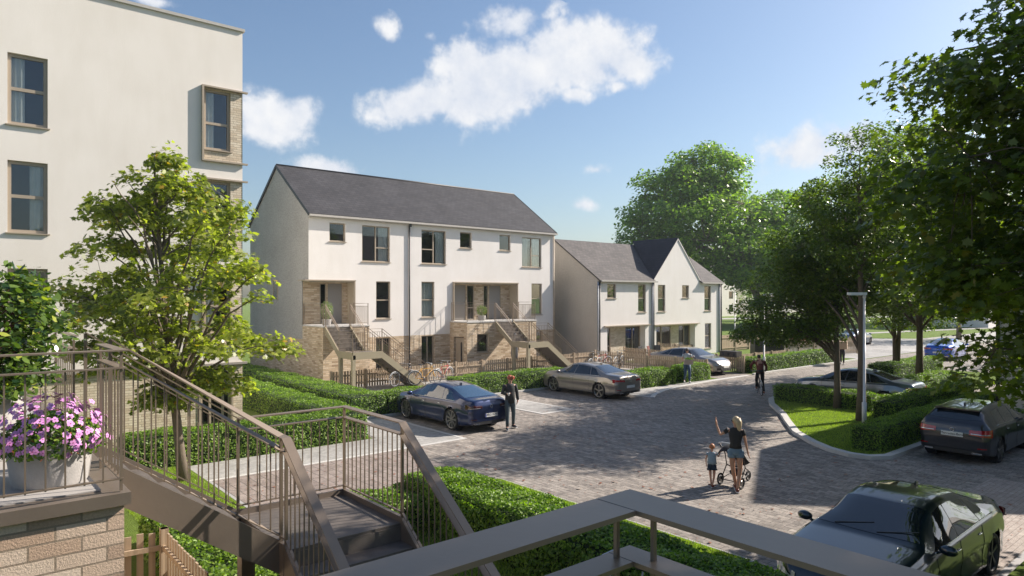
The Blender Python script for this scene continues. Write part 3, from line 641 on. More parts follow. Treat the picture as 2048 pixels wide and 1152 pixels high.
m = MB(); m.tube([(AX1 - .05, FY - .055, .02), (AX1 - .05, FY - .055, 8.45)], .04, 8); Apart('downpipe', m, 'frame_bronze')
# ---- outside stair (u: along lower flight, v: away from the platform)
def T_(o, ux, vx):
    return lambda u, v, z: (o[0] + ux[0] * u + vx[0] * v, o[1] + ux[1] * u + vx[1] * v, z)
def obx(m, f, u0, u1, v0, v1, z0, z1):
    n = len(m.v); m.v += [f(*p) for p in ((u0, v0, z0), (u1, v0, z0), (u1, v1, z0), (u0, v1, z0), (u0, v0, z1), (u1, v0, z1), (u1, v1, z1), (u0, v1, z1))]
    for q in ((0, 3, 2, 1), (4, 5, 6, 7), (0, 1, 5, 4), (1, 2, 6, 5), (2, 3, 7, 6), (3, 0, 4, 7)): m.face([n + i for i in q])
def slab(m, f, ua, ub, va, vb, za, zb, dep, thick, horiz):
    """stringer: sloping plate from (ua,va,za) to (ub,vb,zb), depth dep"""
    d = Vector((ub - ua, vb - va)); d.normalize(); n = Vector((-d.y, d.x)) * thick / 2
    q = []
    for u, v, z in ((ua, va, za), (ub, vb, zb)):
        for s in (1, -1):
            for zz in (z, z - dep): q.append(f(u + n.x * s, v + n.y * s, zz))
    b = len(m.v); m.v += q
    for w_ in ((0, 4, 6, 2), (1, 3, 7, 5), (0, 1, 5, 4), (2, 6, 7, 3), (0, 2, 3, 1), (4, 5, 7, 6)): m.face([b + i for i in w_])
def stair(st, f, W=1.33, L1=1.5, LD=1.4, LW=1.5, z0=2.95, z1=1.82, n1=6, n2=9, run=0.27, dep=0.34, mat='stair_olive', tread='tread_metal', rail='bronze', wd=0.06, step=0.12, th=0.012, bal=0.012, post=.03, rz=1.1, tc=None):
    def piece(nm, fn, mt=mat, par=st):
        q = MB(); fn(q); return q.build(nm, mt, par)
    upo = piece('stringer', lambda q: slab(q, f, 0, 0, 0, L1, z0 + .05, z1 + .07, dep, .05, 0)); piece('stringer', lambda q: slab(q, f, W, W, 0, L1, z0 + .05, z1 + .07, dep, .05, 0))
    t = MB(); r = (z0 - z1) / n1; g = L1 / n1
    for i in range(n1 - 1):
        obx(t, f, .027, W - .027, g * i, g * (i + 1) + .02, z0 - r * (i + 1) - .03, z0 - r * (i + 1)); 
    for i in range(n1): obx(t, f, .027, W - .027, g * i + .001, g * i + .012, z0 - r * (i + 1) + .001, z0 - r * i - .031)
    t.build('treads', tread, upo)
    ld = MB(); obx(ld, f, .0, LW, L1 + .02, L1 + LD - .02, z1 - .05, z1); lo = ld.build('landing', tread, st)
    piece('landing_edge', lambda e: obx(e, f, -.027, .0, L1 + .001, L1 + LD, z1 - dep + .08, z1 + .07), mat, lo); piece('landing_edge', lambda e: obx(e, f, 0, LW, L1 + LD - .019, L1 + LD + .03, z1 - dep + .08, z1 + .07), mat, lo); piece('landing_edge', lambda e: obx(e, f, W + .027, LW, L1 - .03, L1 + .019, z1 - dep + .08, z1 + .07), mat, lo)
    r2 = z1 / n2; L2 = run * n2
    lwo = piece('stringer', lambda q: slab(q, f, LW, LW + L2, L1 - .0, L1 - .0, z1 + .07, .07, dep, .05, 1)); piece('stringer', lambda q: slab(q, f, LW, LW + L2, L1 + LD, L1 + LD, z1 + .07, .07, dep, .05, 1)); t = MB()
    for i in range(n2 - 1): obx(t, f, LW + run * i, LW + run * (i + 1) + .02, L1 + .027, L1 + LD - .027, z1 - r2 * (i + 1) - .03, z1 - r2 * (i + 1))
    for i in range(n2): obx(t, f, LW + run * i + .001, LW + run * i + .012, L1 + .027, L1 + LD - .027, z1 - r2 * (i + 1) + .001, z1 - r2 * i - .031)
    t.build('treads', tread, lwo)
    for u, v in ((.05, L1 + .08), (.05, L1 + LD - .05)):
        c = MB(); obx(c, f, u - .08, u + .08, v - .08, v + .08, 0, z1 - .06); c.build('column', mat, st)
    k = dict(h=rz, wd=wd, mat=rail, post=post, bal=bal, step=step, th=th)
    P = lambda u, v, z: f(u, v, z)
    railing(st, [P(0, 0.03, z0), P(0, L1, z1 + .03), P(0, L1 + LD, z1 + .03), P(LW, L1 + LD, z1 + .03), P(LW + L2, L1 + LD, .05)], **k)
    railing(st, [P(W, 0.03, z0), P(W, L1, z1 + .03), P(LW, L1, z1 + .03), P(LW + L2, L1, .05)], **k)
for x0, lab in ((14.5, 'bronze outside stair at the left end of the terrace beside the gable'), (25.17, 'bronze outside stair in front of the double porch with a folded parasol beside it')):
    s_ = thing('outside_stair', lab, 'stair', (x0, FP, 0), 0, 'outside stairs of the terrace')
    stair(s_, T_((0, 0), (1, 0), (0, -1)))
def balustrade(label, pts, **k):
    b = thing('balustrade', label, 'railing', (0, 0, 0)); railing(b, pts, **k); return b
kk = dict(h=1.1, wd=.05, step=.11, bal=.012, post=.03)
balustrade('short railing along the right edge of the left porch, meeting the wall', [(15.83, FP + .05, 3.0), (16.85, FP + .05, 3.0), (16.85, FY - .1, 3.0)], **kk)
balustrade('railing turning round the left side of the double porch', [(23.14, FY - .1, 3.0), (23.14, FP + .05, 3.0), (25.14, FP + .05, 3.0)], **kk)
balustrade('railing right of the stair top on the double porch', [(26.52, FP + .05, 3.0), (28.33, FP + .05, 3.0), (28.33, FY - .1, 3.0)], **kk)
balustrade('railing closing the open gable side of the left porch', [(14.44, FY + .7, 3.0), (14.44, FP + .05, 3.0)], **kk)
# ================================================================= flats on the left
LY = 23.0; LX = 7.72; fL = lambda u, v, d: (u, LY + d, v)
B1 = thing('apartment_block', 'tall cream rendered block of flats on the left with a brick base and corner bay', 'building', (0, 0, 0))
lw_ = [(1.46, 2.37, 9.17, 11.12), (1.46, 2.37, 6.22, 8.19), (1.46, 2.37, 3.27, 5.24), (-3.5, -1.9, 6.22, 8.19), (-3.5, -1.9, 9.17, 11.12)]
bays = [(6.5, LX, 8.84, 11.16), (6.5, LX, 5.90, 8.22), (6.5, LX, 2.95, 5.27)]
m = MB(); wall(m, fL, -9, LX, 2.32, 13.2, lw_ + [(a, b, c, d, 0) for a, b, c, d in bays], .14)
m.poly([(LX, LY, 2.32), (LX, LY + 11, 2.32), (LX, LY + 11, 13.2), (LX, LY, 13.2)]); m.poly([(-9, LY + 11, 0), (LX, LY + 11, 0), (LX, LY + 11, 13.2), (-9, LY + 11, 13.2)]); m.poly([(-9, LY, 0), (-9, LY + 11, 0), (-9, LY + 11, 13.2), (-9, LY, 13.2)])
m.build('wall', 'render_cream', B1)
m = MB(); m.box(-9.1, LX + .06, LY - .07, LY + 11.06, 13.2, 13.29); m.build('roof', 'fascia', B1)
m = MB(); wall(m, fL, -9, LX, 0, 2.25, [(6.42, 7.36, .28, 2.2)], .12); m.poly([(LX, LY, 0), (LX, LY + 11, 0), (LX, LY + 11, 2.25), (LX, LY, 2.25)])
for a, b, c, d in bays: wall(m, lambda u, v, d_: (u, LY + .01 + d_, v), a, b, c, d, [(6.52, 7.34, c + .35, d - .03)], .1)
m.build('brick_wall', 'brick_pale', B1)
m = MB(); m.box(-9, LX + .12, LY - .12, LY - .002, 2.25, 2.32); m.build('string_course', 'coping', B1)
for a, b, c, d in lw_: window(B1, fL, a, b, c, d, trans=((c + d) / 2 + .02,), curtains='r' if c < 7 else 'l', fw=.09)
for a, b, c, d in bays:
    m = MB(); m.box(a - .07, a - .012, LY - .12, LY - .003, c - .04, d + .05); m.box(a - .012, b + .14, LY - .12, LY - .003, d, d + .05); m.box(a - .012, b + .14, LY - .115, LY - .003, c - .04, c + .01); m.build('bay_surround', 'frame_bronze', B1)
    window(B1, lambda u, v, d_: (u, LY + .01 + d_, v), 6.52, 7.34, c + .35, d - .03, trans=((c + d) / 2 + .05,), fw=.08, curtains='l', rw=.3)
w_ = window(B1, fL, 6.42, 7.36, .28, 2.2, mull=(6.72, 7.12), trans=(1.35,), fw=.07, surround=.06, rw=.3)
# ================================================================= smaller houses beyond
HY = 30.8; HX0 = 33.4; HX1 = 47.66; HB = 39.2
H = thing('semi_detached_house', 'pair of low white houses with a pointed front gable and grey slate roofs', 'house', (0, 0, 0)); fH = lambda u, v, d: (u, HY + d, v)
hu = [(34.26, 35.15, 4.31, 5.27), (37.45, 38.3, 3.33, 5.28), (39.66, 40.52, 3.33, 5.27), (42.54, 43.39, 4.32, 5.27), (45.39, 46.27, 3.31, 5.24), (45.46, 46.3, .41, 2.34)]
hr = [(34.26, 38.23, .05, 2.38), (39.47, 44.16, .05, 2.32)]
m = MB(); wall(m, fH, HX0, HX1, 0, 5.6, hu + [h + (.45,) for h in hr], .12)
m.poly([(39.2, HY, 5.6), (44.8, HY, 5.6), (42.0, HY, 8.68)])
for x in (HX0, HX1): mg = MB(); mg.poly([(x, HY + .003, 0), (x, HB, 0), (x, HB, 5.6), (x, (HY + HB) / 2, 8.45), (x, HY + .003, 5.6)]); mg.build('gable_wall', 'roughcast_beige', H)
m.build('wall', 'render_white', H)
m = MB(); m.poly([(HX0, HB, 0), (HX1, HB, 0), (HX1, HB, 5.6), (HX0, HB, 5.6)]); m.build('rear_wall', 'render_white', H)
for k, (a, b, c, d) in enumerate(hu): window(H, fH, a, b, c, d, trans=(((c + d) / 2,) if d - c > 1.2 else ()), glass='glass_far')
for (a, b, c, d), items in zip(hr, ([(34.3, 35.1, 'w'), (36.6, 38.2, 'g')], [(39.5, 41.8, 'g'), (42.7, 44.12, 'g')])):
    fb = lambda u, v, d_: (u, HY + .45 + d_, v); m = MB(); wall(m, fb, a, b, c, d, [(p, q, c, d - .05) for p, q, _ in items], .05); m.build('porch_back_wall', 'brick_pale', H)
    for p, q, k in items: window(H, fb, p, q, c, d - .05, depth=.04, sill=False, mull=(((p + q) / 2,) if k == 'g' else ()), trans=((1.05,) if k == 'w' else ()), curtains='l' if k == 'g' else '', glass='glass_far')
    m = MB(); m.box(a - .35, b + .45, HY - .16, HY - .003, d + .03, d + .09); m.build('canopy', 'frame_bronze', H)
m = MB(); gyy = (HY + HB) / 2; sl_ = (8.5 - 5.67) / (gyy - HY)
def rpoly(m, pts):
    t = [(x, y, z) for x, y, z in pts]; u = [(x, y, z - .12) for x, y, z in pts]; m.poly(t); m.poly(u[::-1])
    for i in range(len(t)): j = (i + 1) % len(t); m.poly([t[j], t[i], u[i], u[j]])
eF = HY - .2; eB = HB + .2; zE = 5.67 - sl_ * .2
rpoly(m, [(HX0 - .06, eF, zE), (39.15, eF, zE), (42.0, gyy, 8.5), (HX0 - .06, gyy, 8.5)]); rpoly(m, [(44.85, eF, zE), (HX1 + .06, eF, zE), (HX1 + .06, gyy, 8.5), (42.0, gyy, 8.5)])
rpoly(m, [(HX1 + .06, eB, zE), (HX0 - .06, eB, zE), (HX0 - .06, gyy, 8.5), (HX1 + .06, gyy, 8.5)]); rf = m.build('roof', 'roof_slate_b', H)
m = MB(); gy = (HY + HB) / 2
for s in (-1, 1):
    xe = 42.0 + s * 2.95; ze = 5.72 - .12
    a = [(xe, HY - .05, ze), (42.0, HY - .05, 8.80), (42.0, gy + .1, 8.80), (xe, HY + .1, ze)]
    m.poly(a if s < 0 else a[::-1]); b_ = [(x, y, z - .06) for x, y, z in a]; m.poly(b_[::-1] if s < 0 else b_); m.poly([a[0], b_[0], b_[1], a[1]])
m.build('front_gable_roof', 'roof_slate', rf)
for s in (-1, 1): m = MB(); m.bar((42.0 + s * 2.93, HY - .03, 5.53), (42, HY - .03, 8.71), .04, .10, (0, 0, 1)); m.build('bargeboard', 'render_white', rf)
for a, b in ((HX0, 39.3), (44.8, HX1 + .05)): m = MB(); m.box(a, b, HY - .3, HY - .2, 5.42, 5.52); m.build('gutter', 'fascia', rf)
for x, c in ((33.46, 'pipe_black'), (39.12, 'pipe_black'), (HX1 - .05, 'pipe_black'), (33.3 + .0, 'pipe_grey'), (38.98, 'pipe_grey'), (HX1 - .3, 'pipe_grey')):
    m = MB(); m.tube([(x, HY - .06, .02), (x, HY - .06, 5.42)], .05, 8); m.build('downpipe', c, H)
# ================================================================= house beyond the car park on the right
G_ = thing('end_house', 'rendered gable wall of a house behind the dark hatchback at the right edge', 'house', (0, 0, 0))
gx = 28.5; py_ = 3.45; gh = 3.95
m = MB(); m.poly([(gx, py_ - gh, 0), (gx, py_ + gh, 0), (gx, py_ + gh, 7.2), (gx, py_, 10.55), (gx, py_ - gh, 7.2)][::-1]); m.poly([(gx + 16, py_ - gh, 0), (gx + 16, py_ + gh, 0), (gx + 16, py_ + gh, 7.2), (gx + 16, py_, 10.55), (gx + 16, py_ - gh, 7.2)])
for s in (-1, 1): m.poly([(gx, py_ + s * gh, 0), (gx + 16, py_ + s * gh, 0), (gx + 16, py_ + s * gh, 7.2), (gx, py_ + s * gh, 7.2)])
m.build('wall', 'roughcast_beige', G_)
m = MB(); gable_roof(m, 'x', gx, gx + 16, py_ - gh, py_ + gh, 7.17, 10.5, .03, .1, .1); m.build('roof', 'roof_slate', G_)
m = MB(); m.tube([(gx - .05, py_ + gh - .06, .05), (gx - .05, py_ + gh - .06, 7.1)], .06, 8); m.build('downpipe', 'pipe_black', G_)
# ================================================================= far blocks seen across the park
def far_block(label, x0, x1, y0, y1, h, mat, nw, group='distant blocks across the park', roof=None):
    o = thing('distant_block', label, 'building', (0, 0, 0), 0, group)
    f = lambda u, v, d: (u, y0 + d, v); holes = []
    for k in range(nw):
        for z in range(int(h // 2.9)):
            c = x0 + (k + .5) * (x1 - x0) / nw; holes.append((c - .8, c + .8, z * 2.9 + .9, z * 2.9 + 2.5))
    m = MB(); wall(m, f, x0, x1, 0, h, holes, .15); fs = lambda u, v, d: (x0 + d, u, v); hs = [(y0 + 2 + 4 * k, y0 + 3.4 + 4 * k, z * 2.9 + .9, z * 2.9 + 2.5) for k in range(int((y1 - y0 - 2) // 4)) for z in range(int(h // 2.9))]
    wall(m, fs, y0, y1, 0, h, hs, .15); m.poly([(x1, y0, 0), (x1, y1, 0), (x1, y1, h), (x1, y0, h)]); m.poly([(x0, y1, 0), (x1, y1, 0), (x1, y1, h), (x0, y1, h)]); m.build('wall', mat, o)
    m = MB()
    if roof: gable_roof(m, 'x', x0, x1, y0, y1, h, h + 4, .2, .2, .3)
    else: m.box(x0 - .1, x1 + .1, y0 - .1, y1 + .1, h, h + .3)
    m.build('roof', 'roof_slate' if roof else 'fascia', o)
    for a, b, c, d in holes: g = MB(); fbox(g, f, a, b, c, d, .12, .14); g.build('window', 'car_glass', o)
    for a, b, c, d in hs: g = MB(); fbox(g, fs, a, b, c, d, .12, .14); g.build('window', 'car_glass', o)
far_block('cream distant block seen past the right end of the low white houses', 112, 134.5, 83, 97, 14.5, 'render_cream', 5)
far_block('paler distant terrace behind the tall park tree', 146, 190, 88, 98, 8, 'render_cream', 9, roof=1)
far_block('distant white block glimpsed between the trees on the right', 112, 135, 30, 42, 12, 'render_white', 5)

# houses on the viewer's own side of the road, behind the camera (they show in the windows and car paint)
OP = thing('terraced_house', 'white terrace behind the viewer, mirrored in the windows across the road', 'house', (0, 0, 0))
for a, b in ((-34, 3), (9, 34), (40, 70)):
    m = MB(); hl = [(a + 2 + 4.1 * k, a + 3.4 + 4.1 * k, z, z + 1.9) for k in range(int((b - a - 3) // 4.1)) for z in (.9, 3.4, 6.2)]
    wall(m, lambda u, v, d: (u, -16 - d, v), a, b, 0, 8.6, hl, .2); m.build('wall', 'render_white', OP)
    for h_ in hl: g = MB(); fbox(g, lambda u, v, d: (u, -16 - d, v), h_[0], h_[1], h_[2], h_[3], .15, .18); g.build('window', 'car_glass', OP)
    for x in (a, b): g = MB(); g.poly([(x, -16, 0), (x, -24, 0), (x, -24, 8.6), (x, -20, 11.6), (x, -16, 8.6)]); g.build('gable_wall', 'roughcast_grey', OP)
    g = MB(); gable_roof(g, 'x', a, b, -24, -16, 8.58, 11.6, .06, .13, .2); g.build('roof', 'roof_slate', OP)
# ================================================================= foreground stair, terrace, own rail
st = thing('outside_stair', 'near bronze stair with a landing and handrails below the viewer', 'stair', (0, 0, 0))
stair(st, T_((1.18, 8.5), (0, -1), (1, 0)), W=1.36, L1=1.62, LD=1.4, LW=1.5, n1=6, n2=9, run=.28, dep=.36, mat='bronze_dark', wd=.10, th=.014, bal=.012, step=.115, post=.03, rz=1.16)
pt = thing('raised_terrace', 'brick faced terrace with a stone edge carrying the flower planters', 'terrace', (0, 0, 0))
m = MB(); m.box(-7, 1.14, 6.15, 16, 0, 2.84); m.build('brick_wall', 'brick_near', pt)
m = MB(); m.box(-7, 1.18, 6.10, 16.05, 2.842, 2.94); m.build('coping', 'bronze_dark', pt)
m = MB(); m.box(-7, 1.0, 6.28, 15.9, 2.941, 2.952); m.build('paving', 'terrace_slab', pt)
b = balustrade('near terrace railing in front of the pink flower planter, turning at the stair', [(-6.5, 6.16, 2.95), (1.12, 6.16, 2.95), (1.12, 7.05, 2.95)], h=1.12, wd=.09, step=.125, bal=.012, post=.02)
b = balustrade('terrace railing beyond the head of the near stair', [(1.12, 8.62, 2.95), (1.12, 10.1, 2.95), (-3, 10.1, 2.95)], h=1.12, wd=.09, step=.15, bal=.010, post=.02)
ow = thing('balcony_rail', 'broad grey and bronze flat handrail with a corner at the bottom of the view', 'railing', (0, 0, 0))
o_ = [(-2.2, 1.09, 4.0), (1.305, 1.09, 4.0), (1.305, -3.2, 4.0)]
m = MB(); flatbar(m, o_[:2] + [(1.305, 1.0899, 4.0)], .125, .012) if 0 else flatbar(m, o_, .125, .012); m.build('handrail', 'bronze', ow)
m = MB(); flatbar(m, [(-2.2, 1.115, 3.855), (1.33, 1.115, 3.855), (1.33, -3.2, 3.855)], .078, .012); m.build('lower_rail', 'bronze', ow)
for x, y in ((1.280, 1.12), (1.335, 1.050), (-.4, 1.12), (1.335, -1.2)):
    m = MB(); m.box(x - .0055, x + .0055, y - .0055, y + .0055, 2.9, 3.988); m.build('post', 'bronze_dark', ow)
m = MB()
for p in along([(-2.2, 1.09, 0), (1.2, 1.09, 0)], .115) + along([(1.305, .97, 0), (1.305, -3.2, 0)], .115): m.box(p.x - .006, p.x + .006, p.y - .006, p.y + .006, 2.98, 3.848)
m.build('balusters', 'bronze_dark', ow)
m = MB(); m.box(1.2405, 1.2425, 1.029, 1.1515, 3.989, 4.0006); m.build('joint', 'black_plastic', ow)
m = MB(); m.box(1.289, 1.291, 1.077, 1.1535, 3.844, 3.8556); m.build('joint', 'black_plastic', ow)
bt = thing('raised_terrace', 'terrace edge directly below the balcony handrail', 'terrace', (0, 0, 0))
m = MB(); m.box(-4, 1.33, -5, 1.1, 0, 2.84); m.build('brick_wall', 'brick_near', bt); m = MB(); m.box(-4, 1.37, -5, 1.15, 2.842, 2.94); m.build('coping', 'coping', bt)
# ================================================================= foliage tools
def shrub_leaves(name, mat, par, pts, nrm, size, shape, seed, jitter=.6, fold=0.0):
    rs = np.random.RandomState(seed); V, F, r = leaves(pts, nrm, size, shape, rs, jitter, fold); return np_mesh(name, V, F, mat, par, r)
HID = [0]
def hedge(label, x0, x1, y0, y1, h=.85, dens=650, size=.06, group='clipped hedges'):
    HID[0] += 1; rs = np.random.RandomState(40 + HID[0]); lx, ly = x1 - x0, y1 - y0
    t = thing('hedge', label, 'hedge', ((x0 + x1) / 2, (y0 + y1) / 2, 0), 0, group)
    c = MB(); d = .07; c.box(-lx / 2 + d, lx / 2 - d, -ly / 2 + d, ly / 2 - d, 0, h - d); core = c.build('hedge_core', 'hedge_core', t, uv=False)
    P = []; Nn = []
    def lump(a, b): return .055 * (np.sin(a * 2.3 + HID[0]) + np.sin(b * 3.1 + 2 * HID[0]) + .8 * np.sin(a * 5.7 + b * 4.9))
    for ax, s in ((0, -1), (0, 1), (1, -1), (1, 1), (2, 1)):
        A = (ly * h, ly * h, lx * h, lx * h, lx * ly)[(0 if s < 0 else 1) if ax == 0 else (2 if s < 0 else 3) if ax == 1 else 4]
        n = int(A * dens * (1.15 if ax == 2 else 1)); u = rs.uniform(-.5, .5, n); v = rs.uniform(0, 1, n); dd = rs.exponential(.035, n) - .045
        if ax == 0: y = u * ly; z = v * h; p = np.stack([s * (lx / 2 - dd + lump(y, z) * .5), y, z], 1); q = np.array([s * 1., 0, .35])
        elif ax == 1: x = u * lx; z = v * h; p = np.stack([x, s * (ly / 2 - dd + lump(x, z) * .5), z], 1); q = np.array([0, s * 1., .35])
        else: x = u * lx; y = (v - .5) * ly; p = np.stack([x, y, h - dd + lump(x, y) * .6], 1); q = np.array([0, 0, 1.])
        P.append(p); Nn.append(np.tile(q, (n, 1)))
    P = np.concatenate(P); Nn = np.concatenate(Nn)
    # round the box edges a little
    ex = np.clip((np.abs(P[:, 0]) - (lx / 2 - .12)) / .12, 0, 1); ey = np.clip((np.abs(P[:, 1]) - (ly / 2 - .12)) / .12, 0, 1); ez = np.clip((P[:, 2] - (h - .12)) / .12, 0, 1)
    k = ((ex > .2).astype(int) + (ey > .2) + (ez > .2)) > 1; P[k, 0] *= 1 - .035 / max(lx / 2, .3); P[k, 1] *= 1 - .035 / max(ly / 2, .3); P[k, 2] -= .03
    V, F, r = leaves(P, Nn, size, QUAD if size < .055 else OVAL, rs, .55); np_mesh('foliage', V, F, 'hedge_leaf', t, r)
    return t
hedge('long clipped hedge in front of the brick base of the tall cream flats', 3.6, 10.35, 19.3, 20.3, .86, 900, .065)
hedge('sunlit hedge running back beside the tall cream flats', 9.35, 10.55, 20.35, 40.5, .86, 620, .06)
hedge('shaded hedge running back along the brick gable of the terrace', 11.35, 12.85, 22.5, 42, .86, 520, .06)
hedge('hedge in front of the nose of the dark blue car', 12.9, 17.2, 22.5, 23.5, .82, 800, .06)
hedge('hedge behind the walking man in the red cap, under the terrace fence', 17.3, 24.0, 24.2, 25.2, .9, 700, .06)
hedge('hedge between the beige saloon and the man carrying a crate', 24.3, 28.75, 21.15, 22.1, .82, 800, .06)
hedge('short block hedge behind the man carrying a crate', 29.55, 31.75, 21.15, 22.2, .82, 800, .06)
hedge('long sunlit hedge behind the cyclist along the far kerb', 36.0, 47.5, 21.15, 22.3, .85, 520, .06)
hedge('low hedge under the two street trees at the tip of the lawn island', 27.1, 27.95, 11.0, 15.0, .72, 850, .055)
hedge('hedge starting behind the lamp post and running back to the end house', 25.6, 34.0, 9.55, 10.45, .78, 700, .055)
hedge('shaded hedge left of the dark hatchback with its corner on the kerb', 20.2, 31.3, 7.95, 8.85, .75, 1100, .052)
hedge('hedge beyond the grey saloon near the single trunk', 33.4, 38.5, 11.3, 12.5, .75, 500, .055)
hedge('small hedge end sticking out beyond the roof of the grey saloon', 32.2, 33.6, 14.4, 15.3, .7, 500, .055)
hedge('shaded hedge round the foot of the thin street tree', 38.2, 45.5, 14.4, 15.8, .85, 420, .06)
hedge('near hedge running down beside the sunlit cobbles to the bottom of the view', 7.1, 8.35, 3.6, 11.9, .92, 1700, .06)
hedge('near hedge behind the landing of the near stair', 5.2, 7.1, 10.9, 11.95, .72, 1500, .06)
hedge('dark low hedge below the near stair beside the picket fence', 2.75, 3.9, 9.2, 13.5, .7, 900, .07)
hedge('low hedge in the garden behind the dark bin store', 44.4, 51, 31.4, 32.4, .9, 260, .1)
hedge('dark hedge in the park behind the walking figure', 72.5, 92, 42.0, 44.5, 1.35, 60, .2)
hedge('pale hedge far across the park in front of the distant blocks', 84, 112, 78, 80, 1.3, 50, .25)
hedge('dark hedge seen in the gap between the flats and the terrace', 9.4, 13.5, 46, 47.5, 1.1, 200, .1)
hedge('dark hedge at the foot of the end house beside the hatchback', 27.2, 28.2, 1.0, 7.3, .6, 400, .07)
for k, (x, y, s) in enumerate(((5.0, 12.35, 1.0),)):
    pass
# low ground cover beside the court edge
def tuft(name, label, x0, x1, y0, y1, z, n, hgt, mat='grass_blade', seed=5, width=.008, mask=None):
    rs = np.random.RandomState(seed); x = rs.uniform(x0, x1, n); y = rs.uniform(y0, y1, n)
    if mask is not None:
        k = mask(x, y); x = x[k]; y = y[k]; n = len(x)
    hh = hgt * rs.uniform(.5, 1.2, n); a = rs.uniform(0, 6.28, n); l = rs.normal(0, .35, (n, 2)) * hh[:, None]; wv = np.stack([np.cos(a), np.sin(a)], 1) * width
    V = np.zeros((n, 3, 3)); V[:, 0, 0] = x - wv[:, 0]; V[:, 0, 1] = y - wv[:, 1]; V[:, 1, 0] = x + wv[:, 0]; V[:, 1, 1] = y + wv[:, 1]
    V[:, 0, 2] = V[:, 1, 2] = z - .01; V[:, 2, 0] = x + l[:, 0]; V[:, 2, 1] = y + l[:, 1]; V[:, 2, 2] = z + hh
    o = np_mesh(name, V.reshape(-1, 3), np.arange(n * 3).reshape(n, 3), mat, None, rs.uniform(0, 1, n)); return tag(o, label, 'grass', None, 'stuff')
def in_poly(poly):
    P = np.array(poly)
    def f(x, y):
        c = np.zeros(len(x), bool); j = len(P) - 1
        for i in range(len(P)):
            k = ((P[i, 1] > y) != (P[j, 1] > y)) & (x < (P[j, 0] - P[i, 0]) * (y - P[i, 1]) / (P[j, 1] - P[i, 1] + 1e-12) + P[i, 0]); c ^= k; j = i
        return c
    return f
island_p = [(x + .15, y) for x, y in isl[:-1]] + [(31, 7.9), (31, 9.6), (27, 11), (27.1, 15)]
tuft('grass', 'sunlit mown grass of the lawn island round the street trees', 19.4, 31, 7.7, 15.4, .075, 90000, .05, mask=in_poly(island_p), seed=7)
tuft('grass', 'mown grass round the foot of the near maple', 3.0, 4.9, 11.5, 19.1, .06, 30000, .05, seed=8)
tuft('grass', 'grass strip between the near hedge and the cobbles', 8.3, 10.4, 6.3, 12.8, .06, 30000, .05, seed=9)
tuft('grass', 'grass in the shade below the near stair and handrail', 1.4, 7.2, 2.0, 11.0, .06, 60000, .06, seed=10)
tuft('grass', 'taller leafy tufts along the edge of the court by the near stair', 4.95, 7.2, 12.0, 12.85, .06, 5000, .22, 'hedge_leaf', 11, .02)
